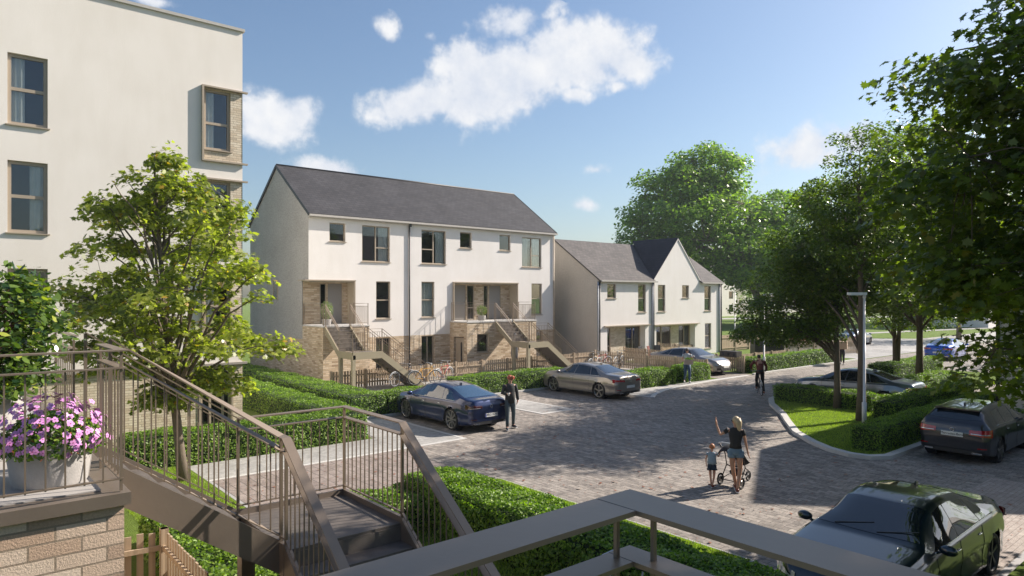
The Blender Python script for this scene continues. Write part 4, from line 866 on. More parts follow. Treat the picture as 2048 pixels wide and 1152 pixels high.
# ================================================================= trees
def tree(name, label, x, y, trunk, clusters, nleaf, lsize, shape, mats, seed, rt=.12, spread=.5, group=None, fork=2.0, bark='bark', flat=.55, lean=(0, 0), droop=.35, fold=.25, gapk=1.0, stems=1, jit=.55, steep=1.0):
    """clusters: list of (cx, cy, cz, rx, ry, rz, n) ellipsoids of the crown, relative to the trunk foot"""
    rs = np.random.RandomState(seed); t = thing(name, label, 'tree', (x, y, 0), 0, group)
    m = MB(); axis = []; H = trunk
    for k in range(9): f = k / 8; axis.append(Vector((lean[0] * f + .06 * math.sin(3 * f + seed), lean[1] * f + .05 * math.sin(4 * f + 1 + seed), H * f)))
    for s in range(stems):
        o = Vector((.28 * s * math.cos(seed + 2.2 * s), .28 * s * math.sin(seed + 2.2 * s), 0)); ang = Vector((.12 * s * math.cos(seed * 2 + 2 * s), .12 * s * math.sin(seed * 2 + 2 * s), 0))
        m.tube([(a + o + ang * a.z if s else a) for a in axis], [rt * (1.25 if k == 0 else 1) * (1 - .8 * (k / 8) ** 1.1) for k in range(9)], 10)
    m.build('trunk', bark, t, uv=False)
    P = []; Nr = []; bm = MB(); limbs = []
    def axis_at(z): f = min(.97, max(0, z / H)); return axis[min(8, int(f * 8))].lerp(axis[min(8, int(f * 8) + 1)], f * 8 % 1)
    for (cx, cy, cz, rx, ry, rz, n) in clusters:
        a0 = rs.uniform(0, 6.28); nl = 5 if n > 20 else 3 if n > 9 else 1
        for i in range(nl):
            an = a0 + 6.283 * i / nl + rs.normal(0, .2); e = Vector((cx + .72 * rx * math.cos(an), cy + .72 * ry * math.sin(an), cz + rs.uniform(-.1, .4) * rz)); zs = max(fork * rs.uniform(.95, 1.15), min(H * .92, e.z - .9 * steep * math.hypot(e.x, e.y) * rs.uniform(.8, 1.1)))
            a = axis_at(zs); pts = [a.lerp(e, q) + Vector((rs.normal(0, .04), rs.normal(0, .04), .16 * math.sin(q * math.pi) * (e - a).length)) for q in np.linspace(0, 1, 7)]; pts[0] = a
            r0 = rt * .48 * (1 - .55 * zs / H); bm.tube(pts, [r0 * (1 - .82 * q) for q in np.linspace(0, 1, 7)], 6, False); limbs += pts[2:]
    for (cx, cy, cz, rx, ry, rz, n) in clusters:
        for i in range(n):
            d = rs.normal(0, 1, 3); d /= np.linalg.norm(d); rad = rs.uniform(.3, 1) ** .5
            c = np.array([cx + d[0] * rx * rad, cy + d[1] * ry * rad, cz + d[2] * rz * rad]); v = Vector(c)
            a = min(limbs, key=lambda q: (q - v).length); mid = a.lerp(v, .55) + Vector((rs.normal(0, .05), rs.normal(0, .05), .08 * (v - a).length)); r0 = max(.004, rt * .075); bm.tube([a, mid, v], [r0, r0 * .7, r0 * .3], 4, False)
            k = max(3, int(nleaf * rs.uniform(.6, 1.35))); sp = spread * rs.uniform(.7, 1.25)
            q = rs.normal(0, 1, (k, 3)); q /= np.linalg.norm(q, axis=1)[:, None] + 1e-9; q *= (rs.uniform(.1, 1, k) ** .45)[:, None]
            q[:, 2] *= flat; pp = c + q * sp; pp[:, 2] -= droop * sp * (np.hypot(q[:, 0], q[:, 1])) ** 2
            P.append(pp); out = np.stack([q[:, 0] * .5, q[:, 1] * .5, np.full(k, 1.)], 1) + .3 * d; Nr.append(out)
    bm.build('branches', bark, t, uv=False)
    P = np.concatenate(P); Nr = np.concatenate(Nr)
    V, F, r = leaves(P, Nr, lsize, shape, rs, jit, fold); np_mesh('crown', V, F, mats, t, r)
    return t
# maple on the left in front of the flats
def egg(prof, ox, oy, seed):
    rs = np.random.RandomState(seed); out = []
    for z, r in prof:
        for k in range(max(1, int(r * 3.8))):
            a = 6.283 * k / max(1, int(r * 3.8)) + rs.uniform(-.5, .5); q = r * rs.uniform(.12, .9) ** .7 if r > .6 else 0
            out.append((ox * min(1, z / 4) + q * math.cos(a), oy * min(1, z / 4) + q * math.sin(a), z + rs.uniform(-.2, .2), .34 * r + .2, .34 * r + .2, .3, max(2, int(5.2 * rs.uniform(.45, 1.35)))))
    return out + [(1.55, -1.3, 3.3, .5, .5, .2, 5), (-2.2, 1.9, 4.7, .5, .5, .2, 5), (.9, -.7, 2.3, .5, .5, .2, 4), (-.7, .5, 2.2, .4, .4, .3, 4)]
tree('maple_tree', 'bright green maple with a leaning trunk in front of the tall cream flats', 4.52, 17.67, 7.6,
     egg([(2.35, .6), (2.8, 1.3), (3.3, 1.8), (3.9, 2.15), (4.5, 2.3), (5.1, 2.25), (5.7, 2.0), (6.3, 1.75), (6.8, 1.35), (7.3, .9), (7.7, .4)], -.32, .27, 6), 78, .135, MAPLE, 'maple', 3, rt=.115, spread=.47, fork=1.75, lean=(-.5, .42), droop=.5, stems=1, flat=.42, steep=2.2)
# near maple at the right edge
tree('maple_tree', 'large dark maple with big leaves overhanging from the right edge', 15.2, 1.3, 9.5,
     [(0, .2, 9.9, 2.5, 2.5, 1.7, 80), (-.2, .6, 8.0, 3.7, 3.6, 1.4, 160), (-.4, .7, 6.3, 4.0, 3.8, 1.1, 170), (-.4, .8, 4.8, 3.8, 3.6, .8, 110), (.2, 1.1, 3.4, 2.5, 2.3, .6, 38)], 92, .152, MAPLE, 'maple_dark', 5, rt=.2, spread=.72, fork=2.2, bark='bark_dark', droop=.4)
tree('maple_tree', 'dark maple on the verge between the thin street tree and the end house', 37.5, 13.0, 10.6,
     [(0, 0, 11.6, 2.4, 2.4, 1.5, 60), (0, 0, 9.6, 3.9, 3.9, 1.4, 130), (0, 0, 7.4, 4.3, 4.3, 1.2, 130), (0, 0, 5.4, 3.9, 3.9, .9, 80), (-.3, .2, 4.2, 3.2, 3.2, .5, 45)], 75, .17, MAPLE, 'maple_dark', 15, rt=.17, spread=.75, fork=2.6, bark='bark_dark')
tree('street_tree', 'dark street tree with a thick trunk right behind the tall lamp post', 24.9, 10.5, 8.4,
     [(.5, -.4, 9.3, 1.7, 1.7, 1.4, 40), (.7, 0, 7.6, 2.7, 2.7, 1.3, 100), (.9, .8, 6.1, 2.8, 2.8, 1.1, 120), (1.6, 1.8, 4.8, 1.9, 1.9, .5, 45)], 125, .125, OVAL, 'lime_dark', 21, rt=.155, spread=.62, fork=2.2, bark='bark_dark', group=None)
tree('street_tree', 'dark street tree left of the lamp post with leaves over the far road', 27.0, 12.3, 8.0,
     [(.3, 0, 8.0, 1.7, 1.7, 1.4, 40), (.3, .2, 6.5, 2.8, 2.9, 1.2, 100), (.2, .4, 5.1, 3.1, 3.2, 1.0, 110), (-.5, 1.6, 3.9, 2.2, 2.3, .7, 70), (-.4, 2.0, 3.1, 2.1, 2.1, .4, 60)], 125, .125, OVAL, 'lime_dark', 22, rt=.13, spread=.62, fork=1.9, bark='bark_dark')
tree('street_tree', 'thin street tree with two stems in the shaded hedge further down the road', 40.7, 15.3, 6.4,
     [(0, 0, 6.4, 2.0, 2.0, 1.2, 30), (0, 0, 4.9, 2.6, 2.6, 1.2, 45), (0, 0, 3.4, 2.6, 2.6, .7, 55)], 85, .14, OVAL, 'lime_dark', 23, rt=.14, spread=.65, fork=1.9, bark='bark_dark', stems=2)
tree('park_tree', 'huge bright green tree in the park behind the low white houses', 97, 54.5, 24,
     [(-7.5, 6, 24.0, 5.5, 5.5, 3.4, 70), (-9.5, 8, 20.5, 8.5, 8.5, 3.4, 150), (-7, 6, 16, 13.8, 13.8, 3.4, 230), (2, -1.5, 17.5, 6.0, 6.0, 3.0, 70), (-15, 13, 12, 5, 5, 3, 40), (-4, 3, 11.5, 14.5, 14.5, 2.8, 230), (0, -1, 8.3, 13, 13, 2.2, 170), (2, -3, 6.2, 8, 8, 1.2, 50)], 66, .62, QUAD, 'lime_leaf', 31, rt=.62, spread=2.2, fork=5, droop=.1, lean=(-7, 6))
for k, (x, y, h, r, lab) in enumerate(((62, 8, 10, 5.5, 'dark tree at the right side of the far road'), (80, 24, 11, 5.5, 'tree beyond the bright blue car at the end of the road'), (14.5, 58, 10.5, 4.2, 'green tree in the gap between the flats and the terrace'), (112, 64, 8, 4.5, 'pale small tree in front of the distant terrace'),
                                     (135, 48, 15, 8, 'distant tree right of the huge park tree'), (50, -4, 11, 6, 'tree behind the end house on the right'), (160, 30, 16, 9, 'far tree closing the end of the road'), (-2, 62, 12, 5, 'tree hidden behind the tall cream flats'), (170, 100, 15, 9, 'distant tree behind the pale terrace'))):
    tree('park_tree', lab, x, y, h * .85, [(0, 0, h * .8, r * .7, r * .7, h * .16, 22), (0, 0, h * .58, r, r, h * .16, 34), (0, 0, h * .38, r * .8, r * .8, h * .1, 18)], 55, .05 * h ** .75, QUAD, 'lime_leaf', 60 + k, rt=.02 * h, spread=.2 * r + .5, fork=h * .25, group=None)
tree('maple_tree', 'unseen maple added just outside the right edge of the view to shade the near handrail', 9.2, -3.0, 8.5, [(0, .6, 9.6, 2.0, 2.0, 1.2, 40), (0, .8, 8.2, 3.0, 2.8, 1.2, 80), (0, .4, 6.8, 3.0, 2.8, 1.0, 60)], 60, .19, MAPLE, 'maple_dark', 44, rt=.2, spread=.75, fork=2.6, bark='bark_dark')  # unseen tree, added only so its crown casts shade on the near handrail
# ================================================================= timber fences
def fence(label, pts, h=.98, gap=.145, pw=.095, group='timber picket fences', rails=True, seed=1, th=.022):
    t = thing('picket_fence', label, 'fence', (*pts[0], 0), 0, group); o = Vector((*pts[0], 0)); rnd_ = random.Random(seed)
    pk = MB(); ps = MB(); rl = MB()
    for a, b in zip(pts[:-1], pts[1:]):
        a = Vector((*a, 0)) - o; b = Vector((*b, 0)) - o; d = (b - a); L = d.length; d.normalize(); n = Vector((-d.y, d.x, 0)); k = int(L / gap)
        for i in range(k + 1):
            c = a + d * (i * L / k) + n * .03; hh = h + rnd_.uniform(-.012, .012); pk.obox(c + Vector((0, 0, hh / 2 + .04)), d, n, (0, 0, 1), pw / 2, th / 2, hh / 2 - .02)
        np_ = max(1, round(L / 1.85))
        for i in range(np_ + 1): ps = MB(); ps.obox(a + d * (i * L / np_) + Vector((0, 0, (h + .07) / 2)), d, n, (0, 0, 1), .05, .05, (h + .07) / 2); ps.build('fence_post', 'fence_wood', t)
        for z in (.28, h - .2): rl.bar(a + Vector((0, 0, z)) - n * .012, b + Vector((0, 0, z)) - n * .012, .035, .07)
    pk.build('pickets', 'fence_wood', t); rl.build('fence_rails', 'fence_wood', t); return t
fence('long picket fence below the terrace stairs, behind the bicycles', [(14.2, 30.1), (32.2, 30.1)], .86)
fence('picket fence dividing the terrace garden from the driveway of the silver car', [(32.2, 30.0), (32.2, 21.7)], .95, seed=2)
fence('short picket fence turning along the road by the crate carrier', [(28.9, 22.6), (32.1, 22.6)], .3, seed=3) if 0 else None
fence('picket fence on the far side of the silver car with the letter boxes', [(35.75, 21.6), (35.75, 30.6)], .95, seed=4)
fence('picket fence of the second garden, behind the long sunlit hedge', [(35.9, 23.4), (44.2, 23.4)], .8, seed=5)
fence('tall close-boarded picket fence at the right corner of the low white houses', [(47.8, 30.9), (54.0, 30.9)], 1.3, gap=.11, seed=6)
fence('picket fence to the right of the dark bin store', [(46.3, 24.9), (54.5, 23.2)], 1.2, seed=7)
fence('near picket fence beside the brick terrace, seen at the bottom left', [(1.3, 10.9), (2.5, 10.75), (2.5, 6.2)], 1.08, gap=.135, pw=.085, seed=8)
fence('garden fence of the first low house behind the parked silver car', [(39.2, 30.4), (39.2, 27.6), (36.0, 27.6)], 1.1, seed=9)
# ================================================================= cars
def smooth_interp(pts, xs, r=.05):
    px = [p[0] for p in pts]; pz = [p[1] for p in pts]; acc = 0
    for k in (-2, -1, 0, 1, 2): acc = acc + np.interp(np.asarray(xs) + k * r, px, pz)
    return acc / 5
SEDAN = dict(L=4.85, W=1.84, top=[(-2.45, .80), (-2.40, .98), (-2.30, 1.04), (-1.72, 1.09), (-.85, 1.37), (-.2, 1.44), (.15, 1.44), (.5, 1.38), (1.28, 1.01), (1.9, .93), (2.2, .84), (2.34, .72), (2.42, .60), (2.46, .5)],
             belt=[(-2.45, .78), (-1.8, .97), (-.6, .955), (.4, .93), (1.3, .895), (2.0, .80), (2.45, .5)], hw=[(-2.45, .62), (-2.41, .74), (-2.3, .83), (-2.0, .89), (-1.4, .915), (1.5, .92), (1.9, .90), (2.15, .84), (2.3, .74), (2.4, .58), (2.46, .42)],
             xf=1.45, xr=-1.42, wr=.335, wins=[((1.02, .14), (.44, .06)), ((.10, -.86), (.02, -.72)), ((-.9, -1.52), (-.76, -1.05))], screen=(1.20, .52), back=(-1.66, -.90), roofw=.60)
HATCH = dict(L=4.4, W=1.8, top=[(-2.22, .72), (-2.18, 1.0), (-2.12, 1.08), (-1.78, 1.36), (-1.6, 1.41), (-.6, 1.46), (.1, 1.45), (.45, 1.39), (1.18, 1.03), (1.75, .95), (2.0, .84), (2.14, .72), (2.2, .55)],
             belt=[(-2.22, .70), (-2.1, .98), (-1.4, 1.0), (.3, .95), (1.2, .91), (1.8, .82), (2.2, .5)], hw=[(-2.22, .66), (-2.18, .76), (-2.05, .84), (-1.75, .885), (-1.2, .90), (1.3, .90), (1.7, .875), (1.95, .80), (2.1, .70), (2.2, .45)],
             xf=1.36, xr=-1.34, wr=.33, wins=[((.95, .12), (.40, .06)), ((.07, -.80), (.0, -.74)), ((-.84, -1.50), (-.78, -1.30))], screen=(1.1, .48), back=(-2.06, -1.80), roofw=.61)
FAST = dict(SEDAN); FAST['top'] = [(-2.45, .80), (-2.41, 1.0), (-2.33, 1.06), (-2.05, 1.08), (-1.75, 1.15), (-.95, 1.36), (-.25, 1.44), (.15, 1.43), (.5, 1.37), (1.3, 1.0), (1.9, .92), (2.2, .84), (2.34, .72), (2.42, .60), (2.46, .5)]
FAST['back'] = (-1.95, -.95); FAST['wr'] = .355; FAST['wins'] = [((1.02, .16), (.44, .08)), ((.12, -.84), (.04, -.66)), ((-.88, -1.62), (-.70, -1.15))]
def car(label, x, y, rz, D, paint_, cat='car', glass='car_glass', plate=None, lamp='red_lamp', rim='alloy', group=None, emblem=None, sc_=1.0, spokes=5, platec='plate_white', chrome=True, extras=True):
    t = thing('parked_car', label, cat, (x, y, 0.012), rz, group); t.scale = (sc_,) * 3
    L, Wd = D['L'], D['W']; xmn, xmx = D['top'][0][0], D['top'][-1][0]; hw0 = D['hw']; ks = Wd / 1.84
    top = lambda q: smooth_interp(D['top'], q, .02); belt = lambda q: smooth_interp(D['belt'], q, .05); hw = lambda q: np.interp(q, [p[0] for p in hw0], [p[1] for p in hw0])
    xs = np.unique(np.concatenate([np.linspace(xmn, xmn + .12, 6), np.arange(xmn + .12, xmx - .12, .035), np.linspace(xmx - .12, xmx, 6)]))
    T = top(xs); B = np.minimum(belt(xs), T - .015); Wv = hw(xs)
    zb = np.interp(xs, [xmn, xmn + .1, xmn + .5, xmx - .5, xmx - .1, xmx], [.34, .27, .19, .18, .22, .28])
    def roofw(tt, bb, ww): 
        s = np.clip((tt - bb) / .42, 0, 1); s = s * s * (3 - 2 * s); return ww * .93 * (1 - s) + D['roofw'] * s
    def section(i):
        w_, b_, t_, z0 = Wv[i], B[i], T[i], zb[i]; rw = roofw(t_, b_, w_); ze = b_ + max(.008, (t_ - b_) - .075 * min(1, (t_ - b_) / .3)); pts = [(0, z0), (w_ * .80, z0), (w_ * .93, z0 + .012), (w_ * .975, z0 + .05)]
        for f in np.linspace(.12, .93, 11):
            zz = z0 + (b_ - z0) * f; k = 1 - .035 * (2 * f - 1.05) ** 2 + (.012 if .60 < f < .82 else 0) - (.014 if .28 < f < .5 else 0); pts.append((w_ * k, zz))
        pts.append((w_ * .965, b_ - .012)); pts.append((w_ * .945, b_))
        for f in np.linspace(.06, 1, 7): 
            zz = b_ + (ze - b_) * f; pts.append((w_ * .945 + (rw - w_ * .945) * f ** 1.12, zz))
        h_ = t_ - ze
        for f, g in ((.93, .45), (.8, .72), (.6, .9), (.4, .97), (.2, .995)): pts.append((rw * f, ze + h_ * g))
        pts.append((0, t_)); return pts
    S = [section(i) for i in range(len(xs))]; K = len(S[0]); V = []; arch = (D['xf'], D['xr']); ra = D['wr'] + .045; zc = D['wr']
    inside = np.zeros((len(xs), K), bool)
    for i, X in enumerate(xs):
        for j, (yy, zz) in enumerate(S[i]):
            x2, z2 = X, zz
            if 2 <= j <= 16:
                for a in arch:
                    dx, dz = X - a, zz - zc; d = math.hypot(dx, dz)
                    if d < ra - .024: inside[i, j] = True
                    elif d < ra + .026 and zz > zb[i] + .005: x2, z2 = a + dx / d * ra, zc + dz / d * ra
                    if d < ra + .10: yy = yy + .012 * max(0, 1 - (d - ra) / .10)
            V.append((x2, yy, z2))
    m = MB(); m.smooth = True; nV = len(V); m.v = V + [(a, -b, c) for a, b, c in V]
    for i in range(len(xs) - 1):
        for j in range(K - 1):
            q = (i * K + j, (i + 1) * K + j, (i + 1) * K + j + 1, i * K + j + 1)
            if any(inside[a // K, a % K] for a in q): continue
            m.face(q[::-1]); m.face([a + nV for a in q])
    for i, s in ((0, 1), (len(xs) - 1, -1)):
        r_ = [i * K + j for j in range(K)]; l_ = [a + nV for a in reversed(r_)]; 
        for j in range(K - 1):
            q = (i * K + j, i * K + j + 1, i * K + j + 1 + nV, i * K + j + nV); m.face(q if s > 0 else q[::-1])
    me_o = m.build('body', paint_, t, uv=False)
    bm = bmesh.new(); bm.from_mesh(me_o.data); bmesh.ops.remove_doubles(bm, verts=bm.verts, dist=.0006); bmesh.ops.recalc_face_normals(bm, faces=bm.faces); bm.to_mesh(me_o.data); bm.free()
    # dark inner wheel wells and floor
    m = MB()
    for a in arch:
        for s in (-1, 1): m.lathe([(ra + .005, -.24), (ra + .005, 0)], (a, s * (Wd / 2 - .24 + (.24 if s > 0 else 0)) if 0 else s * (Wd / 2 - .075) + (0 if s > 0 else .24), zc), 24, 'y', False); m.lathe([(ra, 0), (.01, 0)], (a, s * (Wd / 2 - .31), zc), 20, 'y', False)
    m.box(xmn + .3, xmx - .3, -Wd / 2 + .35, Wd / 2 - .35, .19, .5); m.build('underbody', 'black_plastic', me_o, uv=False)
    def ys(X, z): # body side y at (x, z) above the belt
        w_ = float(hw(X)); t_ = float(top(X)); b_ = min(float(belt(X)), t_ - .015); rw = float(roofw(t_, b_, w_)); ze = b_ + max(.008, (t_ - b_) - .075 * min(1, (t_ - b_) / .3)); f = max(0, min(1, (z - b_) / max(.01, ze - b_))); return w_ * .945 + (rw - w_ * .945) * f ** 1.12
    def zedge(X): t_ = float(top(X)); b_ = min(float(belt(X)), t_ - .015); return b_ + max(.008, (t_ - b_) - .075 * min(1, (t_ - b_) / .3))
    def side_patch(lo, up, off, grow=0.0):
        P = []
        for v in np.linspace(0, 1, 6):
            row = []
            for u in np.linspace(0, 1, 9):
                x0 = lo[0] + (lo[1] - lo[0]) * u; x1 = up[0] + (up[1] - up[0]) * u; X = x0 + (x1 - x0) * v
                zl = float(belt(X)) + .03 - grow; zu = zedge(X) - .012 + grow * .6; z = zl + max(.0, zu - zl) * v; row.append((X, ys(X, z) + off, z))
            P.append(row)
        return P
    for s in (1, -1):
        for k, (lo, up) in enumerate(D['wins']):
            P = side_patch(lo, up, .004); m = MB(); m.smooth = True; m.grid([[(a, s * b, c) for a, b, c in r] for r in P]); wo = m.build('window', glass, t, uv=False)
        # trim line round the glasshouse
        if chrome:
            lo = D['wins'][0][0][0]; hi = D['wins'][-1][0][1]; m = MB(); xs2 = np.linspace(hi, lo, 14); m.tube([(X, s * (ys(X, float(belt(X)) + .018) + .004), float(belt(X)) + .02) for X in xs2], .008, 5); m.build('window_trim', 'chrome', t, uv=False)
        # door seams, sill trim and handles
        for X in (.13, -.85, 1.06):
            m = MB(); P2 = []
            for f in np.linspace(.1, .96, 9):
                b_ = float(belt(X)); z = .2 + (b_ - .2) * f; kf = 1 - .035 * (2 * f - 1.05) ** 2 + (.012 if .60 < f < .82 else 0) - (.014 if .28 < f < .5 else 0); P2.append((X, s * (float(hw(X)) * kf + .002), z))
            m.tube(P2, .0045, 4); m.build('door_seam', 'black_plastic', me_o, uv=False)
        for X in (.28 - .05, -.72):
            m = MB(); m.ball((X, s * (float(hw(X)) * .985 + .012), float(belt(X)) - .13), .09, .018, .016, 8, 6); m.build('door_handle', paint_ if not chrome else 'chrome', t, uv=False)
        X = .98; m = MB(); m.smooth = True; m.ball((X, s * (ys(X, float(belt(X))) + .14), float(belt(X)) + .09), .07, .12, .072, 10, 8); m.bar((X, s * (ys(X, float(belt(X))) - .0), float(belt(X)) + .03), (X, s * (ys(X, float(belt(X))) + .09), float(belt(X)) + .07), .05, .03); m.build('wing_mirror', paint_, t, uv=False)
    def strip(xa, xb, ya, yb, off, n=12, k=10, curve=0.0):
        P = []
        for u in np.linspace(0, 1, k + 1):
            row = []
            for v in np.linspace(-1, 1, n + 1):
                X = xa + (xb - xa) * u + curve * v * v; t_ = float(top(X)); w_ = float(hw(X)); b_ = min(float(belt(X)), t_ - .015); rw = float(roofw(t_, b_, w_)); yy = v * (ya + (yb - ya) * u) * rw
                f = abs(yy) / rw; h_ = t_ - (b_ + max(.008, (t_ - b_) - .075 * min(1, (t_ - b_) / .3))); g = np.interp(f, [0, .2, .4, .6, .8, .93, 1], [1, .995, .97, .9, .72, .45, 0]); row.append((X, yy, t_ - h_ * (1 - g) + off))
            P.append(row)
        return P
    xa, xb = D['screen']; m = MB(); m.smooth = True; m.grid(strip(xa, xb, .93, .93, .006, curve=-.04)); m.build('windscreen', glass, t, uv=False)
    m = MB()
    for yy in (-.45, .15): m.bar((xa - .03, yy, float(top(xa - .03)) + .012), (xa - .2, yy + .5, float(top(xa - .2)) + .01), .012, .01)
    m.build('wiper', 'black_plastic', t, uv=False)
    xa, xb = D['back']; m = MB(); m.smooth = True; m.grid(strip(xa, xb, .88, .86, .006, curve=.05)); m.build('rear_window', glass, t, uv=False)
    # patches wrapped round nose and tail
    def outline(end):
        e = xmn if end < 0 else xmx; xx = np.linspace(e, e + (-end) * 1.0, 60); p = [(e, y_) for y_ in np.linspace(0, float(hw(e)), 20)] + [(X, float(hw(X))) for X in xx[1:]]
        p = np.array(p); s = np.concatenate([[0], np.cumsum(np.hypot(*np.diff(p, axis=0).T))]); return p, s
    def wrap(end, a, b, z0, z1, off=.012, side=1, za=None, zb_=None, n=14):
        p, s = outline(end); P = []
        for f in np.linspace(0, 1, 5):
            row = []
            for u in np.linspace(a, b, n):
                g = (u - a) / (b - a); lo = z0 + ((za if za is not None else z0) - z0) * g; hi = z1 + ((zb_ if zb_ is not None else z1) - z1) * g; z = lo + (hi - lo) * f
                X = np.interp(u, s, p[:, 0]); Y = np.interp(u, s, p[:, 1]) * (1 - .02 * abs(z - .6)); e = xmn if end < 0 else xmx
                ux = np.linspace(e, e - end * .5, 40); tz = top(ux); sh = 0
                if z > tz[0]: sh = abs(np.interp(z, tz[:25], ux[:25]) - e)
                X = X - end * sh * (1 - min(1, abs(X - e) / .5)); nx = -1 if end < 0 else 1
                row.append((X + nx * off, side * (Y + off), z))
            P.append(row)
        return P
    zt = float(top(xmn + .06))
    for s in (1, -1):
        hatch = D is HATCH
        m = MB(); m.smooth = True; m.grid(wrap(-1, .36 if not hatch else .38, 1.02, zt - .20 - .02 * hatch, zt - .11 + .01 * hatch, .014, s, zt - .22 - .05 * hatch, zt - .07 + .01 * hatch)); tl = m.build('tail_light', lamp, t, uv=False)
        m = MB(); m.smooth = True; m.grid(wrap(-1, .42, .9, zt - .195, zt - .178, .020, s, zt - .20, zt - .18)); m.build('lamp_bar', 'clear_lamp', tl, uv=False)
        zf = float(belt(xmx - .25)); m = MB(); m.smooth = True; m.grid(wrap(1, .42, .95, zf - .10, zf - .03, .014, s, zf - .09, zf + .06)); m.build('headlight', 'clear_lamp', t, uv=False)
        m = MB(); m.grid(wrap(1, .50, .74, .30, .42, .012, s)); m.build('fog_grille', 'black_plastic', t, uv=False)
        m = MB(); m.grid(wrap(-1, .45, .68, .285, .325, .014, s)); m.build('exhaust', 'chrome' if chrome else 'black_plastic', t, uv=False)
        m = MB(); m.grid(wrap(-1, .58, .80, .43, .455, .012, s)); m.build('reflector', lamp, t, uv=False)
    zf = float(belt(xmx - .2)); m = MB(); m.grid(wrap(1, 0, .36, zf - .26, zf - .04, .012, 1)); m.grid(wrap(1, 0, .36, zf - .26, zf - .04, .012, -1)); gr = m.build('grille', 'black_plastic', t, uv=False)
    m = MB()
    for z in (zf - .2, zf - .13, zf - .07):
        m.grid(wrap(1, 0, .36, z, z + .012, .02, 1)); m.grid(wrap(1, 0, .36, z, z + .012, .02, -1))
    m.build('grille_bar', 'chrome', gr, uv=False)
    m = MB(); m.grid(wrap(1, 0, .5, .25, .34, .012, 1)); m.grid(wrap(1, 0, .5, .25, .34, .012, -1)); m.build('lower_intake', 'black_plastic', t, uv=False)
    m = MB(); m.grid(wrap(-1, 0, .60, .27, .36, .006, 1)); m.grid(wrap(-1, 0, .60, .27, .36, .006, -1)); m.build('rear_diffuser', 'black_plastic', t, uv=False)
    zp = .50 if not hatch else zt - .30
    for e, z in ((-1, zp), (1, .42)):
        X = (xmn if e < 0 else xmx) + e * .02; m = MB(); m.box(min(X, X + e * .012), max(X, X + e * .012), -.26, .26, z, z + .115); pl = m.build('number_plate', platec, t, uv=False)
        if e < 0 and plate:
            cu = bpy.data.curves.new('plate_text', 'FONT'); cu.body = plate; cu.size = .115 if len(plate) < 10 else .088; cu.align_x = 'CENTER'; cu.extrude = .001
            ob = bpy.data.objects.new('tmp', cu); C.objects.link(ob); me = bpy.data.meshes.new_from_object(ob); bpy.data.objects.remove(ob); me.materials.clear(); me.materials.append(MAT['ink'])
            o = bpy.data.objects.new('plate_lettering', me); C.objects.link(o); o.parent = pl; o.matrix_local = Matrix.Translation((X - .0145, 0, z + .03)) @ Matrix.Rotation(R(-90), 4, 'Z') @ Matrix.Rotation(R(90), 4, 'X')
            if len(plate) < 10: m = MB(); m.box(X - .014, X - .0125, .215, .258, z + .003, z + .112); m.build('country_band', 'plate_blue', pl, uv=False)
    if emblem:
        X = xmn - .022; z = zt - .13 if hatch else zt - .15; dx = .0
        m = MB(); n = 20; m.tube([(X + dx, .048 * math.cos(2 * math.pi * i / n), z + .048 * math.sin(2 * math.pi * i / n)) for i in range(n + 1)], .006, 5, False)
        if emblem == 'star':
            for a in (90, 210, 330): m.bar((X, 0, z), (X, .048 * math.cos(R(a)), z + .048 * math.sin(R(a))), .012, .008, (1, 0, 0))
        m.build('badge', 'chrome', t, uv=False)
    if hatch:
        m = MB(); xe = -1.74; m.box(xe - .14, xe + .12, -.52, .52, float(top(xe)) + .0, float(top(xe)) + .035); m.build('roof_spoiler', paint_, t, uv=False)
    m = MB(); m.ball((-.75 if not hatch else -1.2, 0, float(top(-.75 if not hatch else -1.2)) + .03), .09, .018, .04, 8, 6); m.build('aerial', paint_, t, uv=False)
    r = D['wr']
    for a in arch:
        for s in (1, -1):
            yc = s * (Wd / 2 - .015 - .11); prof = [(r - .055, -.105), (r - .01, -.105), (r, -.08), (r, .08), (r - .01, .105), (r - .055, .105)]
            m = MB(); m.lathe(prof, (0, 0, 0), 32, 'y', False); wo = m.build('wheel', 'rubber', t, uv=False, loc=(a, yc, r))
            m = MB(); m.lathe([(r - .05, -.1), (r - .06, .0), (r - .055, .098), (r - .075, .10), (r - .08, .06), (r - .085, .0)], (0, 0, 0), 32, 'y', False)
            yo = s * .085; m.lathe([(.0, yo), (.035, yo), (.05, yo - s * .02)], (0, 0, 0), 12, 'y', False)
            for k in range(spokes):
                b = 2 * math.pi * k / spokes + .3
                for dlt in (-.09, .09): m.bar((.03 * math.cos(b), yo - s * .012, .03 * math.sin(b)), ((r - .07) * math.cos(b + dlt), yo - s * .004, (r - .07) * math.sin(b + dlt)), .028, .02, (0, 1, 0))
            m.build('rim', rim, wo, uv=False)
            m = MB(); m.lathe([(0, s * -.0), (r - .09, s * -.0)], (0, 0, 0), 24, 'y', False); m.build('brake_disc', 'black_plastic', wo, uv=False)
    return t
car('dark blue four-door car parked by the walking man in the red cap', 14.0, 20.15, R(90), FAST, 'paint_blue', plate='S4RG 0240', lamp='smoke_lamp', emblem='ring', glass='car_glass_blue', spokes=9)
car('beige saloon parked in front of the terrace stairs with its red tail lights showing', 22.95, 21.75, R(90), SEDAN, 'paint_champagne', emblem='ring')
car('silver saloon on the driveway between two picket fences, nose to the road', 34.0, 24.1, R(-90), SEDAN, 'paint_silver', rim='alloy')
car('dark hatchback with its tail lights and badge turned to the viewer under the near maple', 23.2, 6.45, 0, HATCH, 'paint_dark', plate='Mercedes-Benz', emblem='star', lamp='red_lamp')
car('very dark green saloon at the bottom right corner seen over the handrail', 11.55, 4.30, R(180), SEDAN, 'paint_green', plate=None, rim='bike_dark', sc_=1.0)
